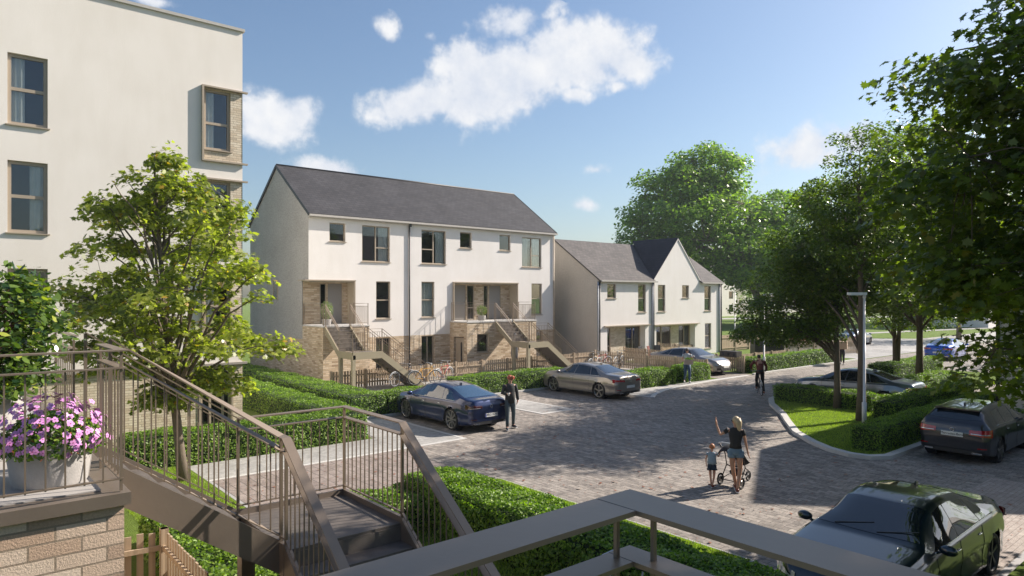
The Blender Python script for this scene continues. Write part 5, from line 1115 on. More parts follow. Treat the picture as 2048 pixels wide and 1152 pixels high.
car('slate blue saloon half hidden behind the low hedge and the lamp post', 29.6, 12.65, R(92), SEDAN, 'paint_slate', emblem=None)
car('red car behind the far picket fence', 59.5, 29.6, R(5), HATCH, 'paint_red')
car('bright blue car further down the road behind the maple leaves', 55.2, 17.3, R(4), SEDAN, 'paint_bright_blue')
car('dark car behind the red car in the far car park', 64, 27.5, R(5), SEDAN, 'paint_slate')
# ================================================================= people
def skin_obj(name, verts, radii, edges, mat, parent, lvl=2):
    me = bpy.data.meshes.new(name); me.from_pydata([tuple(v) for v in verts], edges, []); me.materials.append(MAT[mat])
    o = bpy.data.objects.new(name, me); C.objects.link(o); o.parent = parent
    o.modifiers.new('skin', 'SKIN').use_smooth_shade = True
    sv = me.skin_vertices[0].data
    for i, r in enumerate(radii): sv[i].radius = (r, r) if isinstance(r, (int, float)) else r
    for i in range(len(radii)): sv[i].use_root = (i == 0)
    s = o.modifiers.new('smooth', 'SUBSURF'); s.levels = lvl; s.render_levels = lvl
    return o
BASE = dict(pelvis=(0, 0, .95), spine=(.0, 0, 1.12), chest=(.0, 0, 1.30), neck=(-.01, 0, 1.47), throat=(.0, 0, 1.52), head=(.02, 0, 1.62), crown=(.01, 0, 1.70), chin=(.065, 0, 1.575),
            shL=(0, .165, 1.42), elL=(-.03, .215, 1.15), wrL=(.04, .225, .90), haL=(.06, .225, .83), shR=(0, -.165, 1.42), elR=(-.03, -.215, 1.15), wrR=(.04, -.225, .90), haR=(.06, -.225, .83),
            hpL=(0, .085, .90), knL=(.02, .09, .50), anL=(-.02, .09, .085), toL=(.13, .11, .035), hpR=(0, -.085, .90), knR=(.02, -.09, .50), anR=(-.02, -.09, .085), toR=(.13, -.11, .035))
RAD = dict(pelvis=.125, spine=.105, chest=.125, neck=.058, throat=.05, head=.085, crown=.062, chin=.03, sh=.055, el=.040, wr=.026, ha=.030, hp=.085, kn=.056, an=.035, to=.028)
def etube(mb, secs, n=16, yaw=0.0, cap=True):
    """secs: (centre, half width across, half depth)"""
    base = len(mb.v); c, s = math.cos(yaw), math.sin(yaw)
    for (p, ry, rx) in secs:
        for k in range(n):
            t = 2 * math.pi * k / n; x = rx * math.cos(t); y = ry * math.sin(t); mb.v.append((p[0] + x * c - y * s, p[1] + x * s + y * c, p[2]))
    sm = mb.smooth; mb.smooth = True
    for i in range(len(secs) - 1):
        for k in range(n): k2 = (k + 1) % n; mb.face((base + i * n + k, base + i * n + k2, base + (i + 1) * n + k2, base + (i + 1) * n + k))
    if cap: mb.face([base + k for k in reversed(range(n))]); mb.face([base + (len(secs) - 1) * n + k for k in range(n)])
    mb.smooth = sm
def person(label, x, y, rz, H=1.75, pose=None, top='cloth_black', sleeve=1.0, bottom='denim', leg=1.0, shoes='shoe_dark', hair='hair_dark', hairlen=0, cap=None, shades=False, cat='person', group=None, female=False, fingers=True, loose=0.0, topz=.93, wave=None, skinm='skin', hood=False, child=False, z=0.02):
    J = {k: Vector(v) for k, v in BASE.items()}; Rr = dict(RAD)
    for k, v in (pose or {}).items(): J[k] = Vector(v)
    if female: Rr.update(chest=.108, spine=.085, sh=.044, el=.034, wr=.022, neck=.046, throat=.042)
    t = thing('person', label, cat, (x, y, z), rz, group); t.scale = (H / 1.75,) * 3
    names = ['pelvis', 'spine', 'chest', 'neck', 'throat', 'head', 'crown', 'chin'] + [a + s for s in 'LR' for a in ('sh', 'el', 'wr', 'ha', 'hp', 'kn', 'an', 'to')]
    hs = 1.35 if child else 1.0
    if child:
        for k in ('head', 'crown', 'chin'): J[k] = J['throat'] + (J[k] - J['throat']) * 1.35
    idx = {n: i for i, n in enumerate(names)}; V = [J[n] for n in names]; Rv = [Rr[n[:-1]] if n[-1] in 'LR' else Rr[n] * (hs if n in ('head', 'crown') else 1) for n in names]
    E_ = [('pelvis', 'spine'), ('spine', 'chest'), ('chest', 'neck'), ('neck', 'throat'), ('throat', 'head'), ('head', 'crown'), ('head', 'chin')]
    for s in 'LR': E_ += [('chest', 'sh' + s), ('sh' + s, 'el' + s), ('el' + s, 'wr' + s), ('wr' + s, 'ha' + s), ('pelvis', 'hp' + s), ('hp' + s, 'kn' + s), ('kn' + s, 'an' + s), ('an' + s, 'to' + s)]
    Ed = [(idx[a], idx[b]) for a, b in E_]
    if fingers:
        for s in 'LR':
            h = J['ha' + s]; d = (h - J['wr' + s]).normalized(); side = (J['head'] - J['el' + s]).cross(d) if wave == s else Vector((1, 0, 0)) - d * d.x
            if side.length < .1: side = Vector((0, 1, 0)).cross(d)
            side.normalize(); palm = d.cross(side)
            for k, (o_, ln, cv) in enumerate(((-.026, .062, .3), (-.009, .078, .2), (.009, .074, .2), (.026, .058, .3))):
                p0 = h + side * o_ + d * .018; q1 = p0 + d * ln * .55 + palm * .004; q2 = q1 + (d * (1 - cv) + palm * cv).normalized() * ln * .5
                n = len(V); V += [p0, q1, q2]; Rv += [.0105, .009, .0075]; Ed += [(idx['ha' + s], n), (n, n + 1), (n + 1, n + 2)]
            p0 = h - side * .034 - d * .02; q1 = p0 - side * .024 + d * .03; n = len(V); V += [p0, q1]; Rv += [.012, .009]; Ed += [(idx['ha' + s], n), (n, n + 1)]
    skin_obj('body', V, Rv, Ed, skinm, t)
    # clothes
    ch, sp, pv = J['chest'], J['spine'], J['pelvis']; sh = (J['shL'] + J['shR']) / 2; w = (J['shL'] - J['shR']).length / 2; L = loose
    yaw = math.atan2(-(J['shL'] - J['shR']).x, (J['shL'] - J['shR']).y)
    m = MB(); zt = topz; bot = pv.lerp(sp, (zt - pv.z) / max(.01, sp.z - pv.z)) if zt < sp.z else sp
    hem = .155 + L if not female else .14 + L
    etube(m, [((bot.x, bot.y, bot.z), hem, .115 + L * .8), ((sp.x, sp.y, sp.z), hem - (.012 if not female else .022), .105 + L * .6), ((ch.x, ch.y, ch.z), w * .98 + .005, .118), ((sh.x, sh.y, sh.z - .03), w * 1.08, .10), ((sh.x, sh.y, sh.z + .035), w * .82, .075), ((J['neck'].x, J['neck'].y, J['neck'].z + .01), .066, .062)], yaw=yaw)
    for s in 'LR':
        a, b, c = J['sh' + s], J['el' + s], J['wr' + s]; r = .066 if not female else .052
        if sleeve > .95: m.tube([a + Vector((0, 0, .01)), a.lerp(b, .5), b, b.lerp(c, .5), c], [r + .004, r, r - .008, r - .012, r - .022], 10)
        elif sleeve > 0: e = a.lerp(b, sleeve); m.tube([a + Vector((0, 0, .01)), a.lerp(e, .6), e], [r + .002, r, r + .002], 10)
    m.build('jacket' if sleeve > .95 else 't_shirt', top, t, uv=False)
    m = MB(); hw_ = .155 if not female else .158
    etube(m, [((pv.x, pv.y, pv.z - .10), hw_ - .012, .118), ((pv.x, pv.y, pv.z - .02), hw_, .122), ((pv.x, pv.y, pv.z + .08), hw_ - .02, .105)])
    for s in 'LR':
        a, b, c = J['hp' + s], J['kn' + s], J['an' + s]
        if leg > .9: m.tube([a + Vector((0, 0, .03)), a.lerp(b, .5), b, b.lerp(c, .5), c + Vector((0, 0, .015))], [.098, .088, .068, .058, .05], 12)
        else: e = a.lerp(b, leg); m.tube([a + Vector((0, 0, .03)), a.lerp(e, .6), e], [.104, .104, .106 if not child else .14], 12)
    m.build('trousers' if leg > .9 else 'shorts', bottom, t, uv=False)
    for s in 'LR':
        an, to = J['an' + s], J['to' + s]; d = (to - an); dl = Vector((d.x, d.y, 0)); dl = dl.normalized() if dl.length > .01 else Vector((1, 0, 0)); p = Vector((an.x, an.y, to.z + .015)) if to.z < .15 else an + Vector((0, 0, -.04))
        m = MB(); m.tube([p - dl * .05, p + dl * .02, p + dl * .10, to + dl * .06], [.036, .045, .04, .026], 8); sh_ = m.build('shoe', shoes, t, uv=False)
        m = MB(); m.bar(p - dl * .07 - Vector((0, 0, .032)), to + dl * .08 - Vector((0, 0, .016)), .075, .02); m.build('sole', 'white_sole', sh_, uv=False)
    hd = J['head']; f = (J['chin'] - hd); f.z = 0; f.normalize(); lat = Vector((-f.y, f.x, 0)); k = hs
    m = MB(); cc = hd + Vector((0, 0, .03 * k)) - f * .014
    m.ball(cc, .092 * k, .083 * k, .092 * k, 14, 10)
    if hairlen:
        q = cc - f * .03; m.tube([q + Vector((0, 0, .03)), q - f * .05 - Vector((0, 0, .06)), q - f * .055 - Vector((0, 0, .06 + hairlen * .6)), q - f * .04 - Vector((0, 0, .08 + hairlen))], [.08 * k, .078 * k, .05, .02], 10)
    if cap:
        m = MB(); m.ball(cc + Vector((0, 0, .022)), .098, .09, .085, 14, 8); m.tube([cc + f * .06 + Vector((0, 0, .035)), cc + f * .15 + Vector((0, 0, .02))], [.06, .05], 10); co = m.build('cap', cap, t, uv=False)
    else: m.build('hair', hair, t, uv=False)
    m = MB(); p = hd + f * .088 * k - Vector((0, 0, .002)); m.ball(p - Vector((0, 0, .018)), .014, .012, .02, 6, 6); m.build('nose', skinm, t, uv=False)
    m = MB()
    for s_ in (-1, 1): m.ball(hd + lat * .082 * s_ * k - f * .005, .014, .012, .026, 6, 6)
    m.build('ears', skinm, t, uv=False)
    m = MB()
    if shades:
        for s_ in (-1, 1): m.ball(hd + f * .075 + lat * .03 * s_ + Vector((0, 0, .008)), .018, .024, .018, 8, 6)
        m.bar(hd + f * .07 + lat * .08, hd - f * .0 + lat * .086, .008); m.bar(hd + f * .07 - lat * .08, hd - f * .0 - lat * .086, .008); m.build('sunglasses', 'ink', t, uv=False)
    else:
        for s_ in (-1, 1): m.ball(hd + f * .074 * k + lat * .03 * s_ + Vector((0, 0, .01)), .009, .012, .007, 6, 5)
        m.build('eyes', 'ink', t, uv=False)
    m = MB(); m.ball(hd + f * .074 * k - Vector((0, 0, .045)), .008, .02, .006, 6, 5); m.build('mouth', 'cap_red', t, uv=False)
    return t
def face_cam(x, y): return math.atan2(-y, -x)
def unit(h, w_): return h
# man in red cap walking between the cars
rz = face_cam(14.8, 17.6) + R(18)
pm = person('man in a red cap and dark jacket walking with a drink in his hand', 14.75, 17.62, rz, 1.80, dict(
    elR=(-.04, -.25, 1.16), wrR=(.16, -.15, 1.16), haR=(.22, -.12, 1.18), elL=(-.06, .26, 1.16), wrL=(.02, .26, .94), haL=(.04, .24, .87),
    hpR=(0, -.085, .90), knR=(.10, -.12, .50), anR=(.18, -.15, .09), toR=(.32, -.19, .04), knL=(.0, .12, .50), anL=(-.16, .16, .10), toL=(-.05, .20, .04), head=(.02, .0, 1.62), chin=(.05, .035, 1.575)), top='cloth_charcoal', sleeve=1.0, bottom='cloth_teal', cap='cap_red', shades=True, loose=.02, topz=.84)
cup = thing('drink_cup', 'small pale drink cup held by the man in the red cap', 'cup', (0, 0, 0))
mw = Matrix.Translation((14.75, 17.62, .02)) @ Matrix.Rotation(rz, 4, 'Z'); q = mw @ Vector((.265, -.13, 1.20)); cup.location = q
m = MB(); m.lathe([(.028, -.05), (.036, .05)], n=14); cu_ = m.build('cup', 'plate_white', cup); m = MB(); m.lathe([(.038, .05), (.038, .062), (.03, .066)], n=14); m.build('lid', 'black_plastic', cup)
# woman waving, child, pushchair
rzw = face_cam(14.0, 8.65) + R(185)
person('woman with long blond hair in a black t-shirt and denim shorts waving beside a pushchair', 14.02, 8.68, rzw, 1.72, dict(
    shL=(0, .155, 1.42), elL=(.10, .34, 1.27), wrL=(.16, .42, 1.50), haL=(.17, .43, 1.575), shR=(0, -.155, 1.42), elR=(-.0, -.22, 1.15), wrR=(.03, -.27, .91), haR=(.04, -.29, .84),
    knL=(.06, .06, .50), anL=(.18, -.02, .09), toL=(.30, -.0, .035), knR=(.0, -.10, .50), anR=(-.14, -.03, .10), toR=(-.02, -.02, .03), chin=(.05, .03, 1.575)), top='cloth_black', sleeve=.45, bottom='denim_pale', leg=.28, shoes='shoe_brown', hair='hair_blond', hairlen=.22, shades=True, female=True, topz=1.0, loose=.005, wave='L', skinm='skin_tan')
person('small child with ginger hair, pale top and navy shorts holding the pushchair', 13.86, 9.2, rzw - R(10), .98, dict(
    elR=(.08, -.26, 1.28), wrR=(.20, -.30, 1.42), haR=(.26, -.31, 1.47), elL=(-.02, .24, 1.18), wrL=(.02, .24, .98), haL=(.03, .23, .9), knL=(.06, .07, .5), anL=(.10, .04, .09), knR=(.0, -.09, .5), anR=(-.08, -.03, .10)), top='cloth_blue', sleeve=.4, bottom='cloth_navy', leg=.42, shoes='shoe_brown', hair='hair_ginger', child=True, female=True, loose=.06, topz=.98)
def ring(m, c, r, rad, axis, n=28, k=6):
    c = Vector(c); a = Vector(axis).normalized(); u = a.cross(Vector((0, 0, 1)));
    if u.length < .01: u = Vector((1, 0, 0))
    u.normalize(); v = a.cross(u)
    m.tube([c + (u * math.cos(2 * math.pi * i / n) + v * math.sin(2 * math.pi * i / n)) * r for i in range(n + 1)], rad, k, False)
ps = thing('pushchair', 'black three wheeled pushchair between the waving woman and the child', 'pushchair', (14.42, 8.95, .012), R(2))
# local +x = travel direction
for nm, cx, cy, r in (('wheel', .62, 0, .12), ('wheel', -.18, .27, .14), ('wheel', -.18, -.27, .14)):
    m = MB(); ring(m, (0, 0, 0), r - .02, .022, (0, 1, 0)); wo = m.build('wheel', 'rubber', ps, uv=False, loc=(cx, cy, r)); m = MB(); m.lathe([(0, -.015), (r * .45, -.012), (r * .45, .012), (0, .015)], n=12, axis='y', caps=False)
    for k in range(5): m.bar((0, 0, 0), ((r - .03) * math.cos(k * 1.2566), 0, (r - .03) * math.sin(k * 1.2566)), .02, .012, (0, 1, 0))
    m.build('rim', 'alloy', wo, uv=False)
m = MB()
for s in (-1, 1): m.tube([(-.18, .25 * s, .14), (.05, .24 * s, .45), (-.05, .23 * s, .75), (-.32, .23 * s, 1.02)], .013, 8); m.tube([(.62, .03 * s, .12), (.35, .18 * s, .30), (.05, .24 * s, .45)], .013, 8); m.tube([(-.18, .25 * s, .14), (.35, .18 * s, .28)], .01, 8)
m.tube([(-.18, -.27, .14), (-.18, .27, .14)], .01, 8); m.build('frame', 'black_plastic', ps, uv=False)
m = MB(); m.tube([(-.32, -.23, 1.02), (-.36, -.12, 1.05), (-.36, .12, 1.05), (-.32, .23, 1.02)], .018, 8); m.build('handle', 'bike_silver', ps, uv=False)
m = MB(); m.smooth = True; m.grid([[(.30 - .42 * v + .05 * math.cos(u * math.pi), .2 * (2 * u - 1), .42 + .10 * (2 * u - 1) ** 2 + .42 * v ** 1.4) for u in np.linspace(0, 1, 9)] for v in np.linspace(0, 1, 9)]); m.build('seat', 'cloth_black', ps, uv=False)
m = MB(); m.smooth = True; m.grid([[(-.15 + .34 * math.sin(a) , .22 * math.cos(b), .66 + .34 * math.cos(a) * math.sin(b) ** .5) for b in np.linspace(.15, math.pi - .15, 9)] for a in np.linspace(-.9, 1.0, 8)]); m.build('canopy', 'cloth_black', ps, uv=False)
m = MB(); m.ball((.08, 0, .30), .18, .16, .09); m.build('basket', 'cloth_charcoal', ps, uv=False)
person('baby sitting in the black pushchair', 14.42, 8.95, R(2), .60, dict(pelvis=(.2, 0, 1.30), spine=(.1, 0, 1.45), chest=(.0, 0, 1.62), neck=(-.05, 0, 1.80), throat=(-.05, 0, 1.84), head=(-.05, 0, 1.95), crown=(-.06, 0, 2.03), chin=(0, 0, 1.9), shL=(0, .16, 1.73), shR=(0, -.16, 1.73), elL=(.1, .24, 1.5), elR=(.1, -.24, 1.5), wrL=(.28, .15, 1.48), wrR=(.28, -.15, 1.48), haL=(.34, .12, 1.48), haR=(.34, -.12, 1.48),
    hpL=(.22, .1, 1.28), hpR=(.22, -.1, 1.28), knL=(.58, .12, 1.30), knR=(.58, -.12, 1.30), anL=(.75, .12, 1.0), anR=(.75, -.12, 1.0), toL=(.88, .13, .98), toR=(.88, -.13, .98)), top='cloth_pale', bottom='cloth_navy', topz=1.32, child=True, fingers=False)
# man with the crate
rzc = R(225)
person('man in a pale t-shirt and jeans carrying a wooden crate past the hedges', 29.35, 20.95, rzc, 1.80, dict(
    elL=(.02, .24, 1.17), wrL=(.26, .19, 1.10), haL=(.33, .16, 1.08), elR=(.02, -.24, 1.17), wrR=(.26, -.19, 1.10), haR=(.33, -.16, 1.08), knL=(.22, .09, .53), anL=(.14, .10, .12), toL=(.28, .11, .06), knR=(.05, -.09, .50), anR=(-.24, -.10, .14), toR=(-.13, -.11, .04)), top='cloth_pale', sleeve=.5, bottom='denim', shoes='white_sole', hair='hair_dark', topz=.93)
mc = Matrix.Translation((29.35, 20.95, 0)) @ Matrix.Rotation(rzc, 4, 'Z')
cr = thing('crate', 'open wooden crate of green plants carried by the man in the pale t-shirt', 'crate', mc @ Vector((.42, 0, 1.02)), rzc)
m = MB()
for z in (.0, .09, .18):
    for s in (-1, 1): m.box(-.14, .14, s * .21 - .006, s * .21 + .006, z, z + .07); m.box(s * .14 - .006, s * .14 + .006, -.204, .204, z, z + .07)
m.box(-.134, .134, -.204, .204, 0, .012); m.build('slats', 'crate_wood', cr)
rs = np.random.RandomState(4); P = rs.normal(0, 1, (260, 3)) * (.06, .09, .035) + (0, 0, .26); V, F, r_ = leaves(P, np.tile((0, 0, 1.), (260, 1)), .06, OVAL, rs, .8); o = np_mesh('crate_plants', V, F, 'shrub_leaf', None, r_); o.location = cr.location; o.rotation_euler = (0, 0, rzc); tag(o, 'green seedlings sticking out of the carried wooden crate', 'plants')
# ---- bicycles
def bicycle(label, x, y, rz, frame, group=None, lean=0.0, basket=False, lamp=True, z=.012, cat='bicycle', bars='bike_silver', name='bicycle', sc_=1.0):
    t = thing(name, label, cat, (x, y, z), rz, group); t.rotation_euler = (lean, 0, rz); t.scale = (sc_,) * 3
    for cx in (-.52, .52):
        m = MB(); ring(m, (0, 0, 0), .33, .016, (0, 1, 0), 36, 6); wo = m.build('wheel', 'rubber', t, uv=False, loc=(cx, 0, .345))
        m = MB(); ring(m, (0, 0, 0), .308, .008, (0, 1, 0), 36, 5); m.lathe([(.02, -.03), (.02, .03)], n=8, axis='y')
        for k in range(18): m.tube([(0, .02 * (-1) ** k, 0), (.305 * math.cos(k * .349), 0, .305 * math.sin(k * .349))], .0016, 3, False)
        m.build('rim', 'bike_silver', wo, uv=False)
    m = MB(); st_, hd, bb, ra, fa = (-.20, 0, .82), (.36, 0, .86), (-.08, 0, .29), (-.52, 0, .345), (.52, 0, .345)
    m.tube([bb, st_], .016, 8); m.tube([(-.19, 0, .78), (.355, 0, .80)], .016, 8); m.tube([bb, (.375, 0, .72)], .018, 8)
    for s in (-.05, .05): m.tube([(bb[0], s * .5, bb[2]), (ra[0], s, ra[2])], .009, 6); m.tube([(-.195, s * .4, .76), (ra[0], s, ra[2])], .008, 6); m.tube([(.40, s * .6, .66), (fa[0], s, fa[2])], .010, 6)
    m.tube([(.34, 0, .90), (.40, 0, .66)], .018, 8); m.build('frame', frame, t, uv=False)
    m = MB(); m.tube([(-.20, 0, .80), (-.225, 0, .96)], .012, 8); m.build('seat_post', 'bike_silver', t, uv=False)
    m = MB(); m.ball((-.25, 0, .985), .13, .065, .03, 12, 8); m.build('saddle', 'black_plastic', t, uv=False)
    m = MB(); m.tube([(.34, 0, .88), (.325, 0, 1.02)], .012, 8); m.tube([(.12, -.29, 1.05), (.26, -.24, 1.05), (.34, -.08, 1.03), (.34, .08, 1.03), (.26, .24, 1.05), (.12, .29, 1.05)], .011, 8); hb = m.build('handlebar', bars, t, uv=False)
    m = MB()
    for s in (-1, 1): m.tube([(.06, .31 * s, 1.05), (.16, .28 * s, 1.05)], .016, 8)
    m.build('grips', 'black_plastic' if name == 'bicycle' and frame != 'bike_silver' else 'pink_grip', hb, uv=False)
    m = MB(); m.lathe([(.0, -.03), (.085, -.03), (.085, -.024), (0, -.024)], (-.08, 0, .29), 16, 'y', False)
    for s in (-1, 1): m.bar((-.08, .05 * s, .29), (-.08 + .12 * s, .06 * s, .29 - .11 * s), .014); m.bar((-.08 + .12 * s, .06 * s, .29 - .11 * s), (-.08 + .12 * s, .15 * s, .29 - .11 * s), .03, .015)
    m.build('crankset', 'bike_dark', t, uv=False)
    for cx in (-.52, .52):
        m = MB(); m.tube([(cx + .362 * math.cos(a), 0, .345 + .362 * math.sin(a)) for a in np.linspace(.5 if cx > 0 else .4, 2.7, 12)], [.018] * 12, 6); m.build('mudguard', 'bike_silver' if lamp else 'bike_dark', t, uv=False)
    if lamp: m = MB(); m.ball((.46, 0, .86), .045, .04, .045, 10, 8); m.build('lamp', 'clear_lamp', t, uv=False)
    if basket: m = MB(); [m.box(.42, .68, -.16, .16, z_, z_ + .012) for z_ in (.78, .86, .94, 1.0)]; [m.box(x_, x_ + .012, -.16, .16, .78, 1.0) for x_ in (.42, .5, .58, .668)]; m.build('basket', 'bike_dark', t, uv=False)
    return t
for k, (x, y, rz, fr, lab) in enumerate(((17.2, 28.6, 12, 'bike_dark', 'dark bicycle with a grey saddle leaning by the foot of the left stair'), (18.2, 28.2, -14, 'bike_yellow', 'yellow framed bicycle in the middle of the row'), (19.5, 28.5, 20, 'bike_red', 'red framed bicycle nearest the pale fence boards'),
                                         (29.3, 27.3, 15, 'card', 'rust coloured bicycle at the foot of the second stair'), (30.3, 27.7, -5, 'bike_red', 'red bicycle between the second stair and the corner of the fence'), (31.3, 27.2, 20, 'bike_dark', 'dark bicycle at the fence corner above the beige saloon'))):
    bicycle(lab, x, y, R(rz), fr, 'bicycles parked along the picket fence', z=.15, sc_=1.0)
bicycle('bicycle with a silver handlebar and pink grips parked below the near handrail', 6.75, 5.75, R(112), 'bike_silver', z=.06, bars='bike_silver')
# cyclist
cyx, cyy = 28.6, 16.5; crz = R(40)
bicycle('city bicycle ridden away down the road by the man in the brown waistcoat', cyx, cyy, crz, 'bike_dark', None, lean=R(-3))
person('cyclist in a rust brown waistcoat and dark trousers standing over his bicycle', cyx, cyy, crz, 1.80, dict(
    pelvis=(-.20, 0, 1.02), spine=(-.15, 0, 1.18), chest=(-.05, 0, 1.35), neck=(.04, 0, 1.50), throat=(.07, 0, 1.54), head=(.13, 0, 1.61), crown=(.15, 0, 1.69), chin=(.19, 0, 1.56), shL=(-.0, .18, 1.44), shR=(-.0, -.18, 1.44), elL=(.05, .36, 1.26), wrL=(.12, .30, 1.10), haL=(.16, .28, 1.06), elR=(.0, -.30, 1.22), wrR=(.10, -.30, 1.04), haR=(.14, -.29, 1.02),
    hpL=(-.18, .085, .97), knL=(.10, .10, .66), anL=(-.02, .12, .30), toL=(.11, .13, .25), hpR=(-.18, -.085, .97), knR=(-.02, -.13, .56), anR=(-.12, -.17, .12), toR=(.02, -.19, .05)), top='cloth_rust', sleeve=1.0, bottom='cloth_black', shoes='shoe_brown', hair='hair_dark', topz=.98)
# others
person('person in dark trousers carrying a large cardboard box along the far kerb', 45.2, 20.2, R(200), 1.75, dict(elL=(.05, .22, 1.22), wrL=(.28, .2, 1.2), haL=(.33, .18, 1.2), elR=(.05, -.22, 1.22), wrR=(.28, -.2, 1.2), haR=(.33, -.18, 1.2), knL=(.15, .09, .5), anL=(.2, .09, .1), toL=(.33, .1, .04), anR=(-.22, -.09, .12), toR=(-.1, -.1, .04)), top='cloth_rust', bottom='cloth_charcoal', fingers=False)
bx_ = thing('cardboard_box', 'brown cardboard box carried by the person under the street trees', 'box', (44.75, 20.03, 1.05), R(200)); m = MB(); m.box(-.25, .25, -.32, .32, 0, .48); m.build('carton', 'card', bx_); m = MB(); m.box(-.252, .252, -.03, .03, .005, .4835); m.build('tape', 'card', bx_)
for x, y, rz, lab, tp, bt in ((68.2, 38.3, 200, 'walker in a grey top and black shorts on the park path', 'cloth_teal', 'cloth_black'), (83, 41.6 + 3.5, 90, 'person in black standing behind the dark park hedge', 'cloth_black', 'cloth_black'), (84.6, 43.2 + 1.5, 260, 'person in brown standing to the right behind the dark park hedge', 'cloth_rust', 'cloth_rust'), (131, 86, 100, 'tiny figure in red on the far side of the park', 'cloth_red', 'cloth_red')):
    person(lab, x, y, R(rz), 1.75, dict(anL=(.2, .09, .1), toL=(.33, .1, .04), knL=(.15, .09, .5), anR=(-.2, -.09, .12), toR=(-.08, -.1, .04)), top=tp, bottom=bt, leg=.4 if 'shorts' in lab else 1, fingers=False, sleeve=.5 if 'shorts' in lab else 1)
# ================================================================= street furniture
def lamp_post(label, x, y, rz, h=4.55, group='slim grey street lamps'):
    t = thing('street_lamp', label, 'street lamp', (x, y, 0), rz, group)
    m = MB(); m.tube([(0, 0, 0), (0, 0, .9), (0, 0, .92), (0, 0, h - .12)], [.075, .075, .045, .038], 12); m.build('post', 'lamp_metal', t, uv=False)
    m = MB(); m.tube([(0, 0, h - .14), (0, 0, h - .02)], .05, 10); m.build('bracket', 'lamp_metal', t, uv=False)
    m = MB(); m.prism([(-.06, -.07), (.1, -.1), (.48, -.09), (.56, -.05), (.56, .05), (.48, .09), (.1, .1), (-.06, .07)], h - .03, h + .055); hd = m.build('lamp_head', 'white_metal', t, uv=False)
    m = MB(); m.box(.12, .5, -.07, .07, h - .045, h - .031); m.build('lens', 'lens', hd, uv=False); return t
lamp_post('nearest slim street lamp rising from the hedge on the lawn island', 23.85, 9.93, R(140))
lamp_post('slim street lamp behind the cyclist at the long sunlit hedge', 37.0, 21.05, R(-20))
lamp_post('left one of the two slim lamps in the park by the walking figure', 68, 41.0 + 1.2, R(200), 5.2)
lamp_post('right one of the two slim lamps in the park by the walking figure', 70.5, 39.2, R(160), 5.2)
lamp_post('slim street lamp half hidden by the trees at the end of the road', 62, 13.5, R(160))
# letter boxes, bin store
mb_ = thing('letter_box', 'dark letter box unit with three round openings on the fence end', 'letter box', (35.72, 21.9, .62), 0)
m = MB(); m.box(-.28, .28, -.02, 1.1, .28, .62); m.build('case', 'bin_dark', mb_)
for k in range(3): m = MB(); m.lathe([(.0, -.30), (.085, -.30), (.095, -.285), (.095, -.27)], (0, .16 + .36 * k, .45), 16, 'x', False); m.build('opening', 'ink', mb_)
mb_ = thing('bin_store', 'big dark bin store standing behind the long sunlit hedge', 'bin store', (45.4, 25.6, 0), R(-38))
m = MB(); m.box(-1.05, 1.05, -.45, .45, 0, 1.28); m.build('cabinet', 'bin_dark', mb_); m = MB(); m.box(-1.1, 1.1, -.5, .5, 1.282, 1.32); m.build('lid', 'black_plastic', mb_)
for k in (-1, 1): m = MB(); m.box(k * .52 - .48, k * .52 + .48, -.462, -.452, .08, 1.2); m.build('door', 'bin_dark', mb_)
# parasol
pr = thing('parasol', 'folded dark parasol standing behind the fence under the double porch', 'parasol', (26.0, 30.65, 0)); m = MB(); m.tube([(0, 0, 0), (0, 0, 2.35)], .025, 8); m.lathe([(.28, 0), (.28, .06), (.04, .08)], n=16); m.build('pole', 'bike_silver', pr, uv=False)
m = MB(); n = 20; m.smooth = True; m.grid([[(r * (1 + .25 * math.sin(6 * a)) * math.cos(a), r * (1 + .25 * math.sin(6 * a)) * math.sin(a), z) for a in np.linspace(0, 2 * math.pi, 49)] for r, z in ((.13, .75), (.17, 1.0), (.15, 1.5), (.12, 1.9), (.06, 2.25), (.01, 2.36))]); m.build('canopy', 'parasol_cloth', pr, uv=False)
# garden things by the low house
def garden_chair(x, y, rz, lab, mat):
    t = thing('garden_chair', lab, 'chair', (x, y, .01), rz, 'garden furniture behind the fence'); m = MB(); m.box(-.24, .24, -.24, .24, .42, .46); m.build('seat', mat, t); m = MB(); m.obox((-.27, 0, .74), (0, 1, 0), (-.2, 0, 1), (1, 0, .2), .24, .3, .015); m.build('backrest', mat, t)
    for a in (-.22, .22):
        for b in (-.22, .22): m = MB(); m.tube([(a, b, .42), (a * 1.1, b * 1.1, 0)], .014, 6); m.build('leg', 'bike_dark', t)
    return t
garden_chair(36.6, 29.6, R(-90), 'black garden chair left of the red covered one behind the fence', 'cloth_black'); garden_chair(37.4, 29.5, R(-70), 'garden chair with a dark red cushion', 'cloth_rust'); garden_chair(38.3, 29.6, R(-110), 'grey garden chair right of the red covered one', 'cloth_charcoal')
tt = thing('garden_table', 'low black garden table by the patio doors', 'table', (37.5, 28.7, .01)); m = MB(); m.box(-.8, .8, -.4, .4, .70, .74); m.build('tabletop', 'black_plastic', tt)
for a in (-.7, .7):
    for b in (-.33, .33): m = MB(); m.box(a - .02, a + .02, b - .02, b + .02, 0, .70); m.build('leg', 'black_plastic', tt)
# ================================================================= planters
def planter(label, x, y, z, r0, r1, h, sub=.5):
    t = thing('planter', label, 'planter', (x, y, z)); m = MB(); m.lathe([(r0 * .96, 0), (r0, .02), (r1, h - .02), (r1 - .005, h), (r1 - .035, h), (r1 - .04, h - .05)], n=40, caps=False); m.face(range(len(m.v) - 40, len(m.v))); m.build('pot', 'concrete', t, uv=False)
    m = MB(); m.lathe([(.0, h - .045), (r1 - .042, h - .045)], n=30, caps=False); m.build('compost', 'soil', t, uv=False); return t
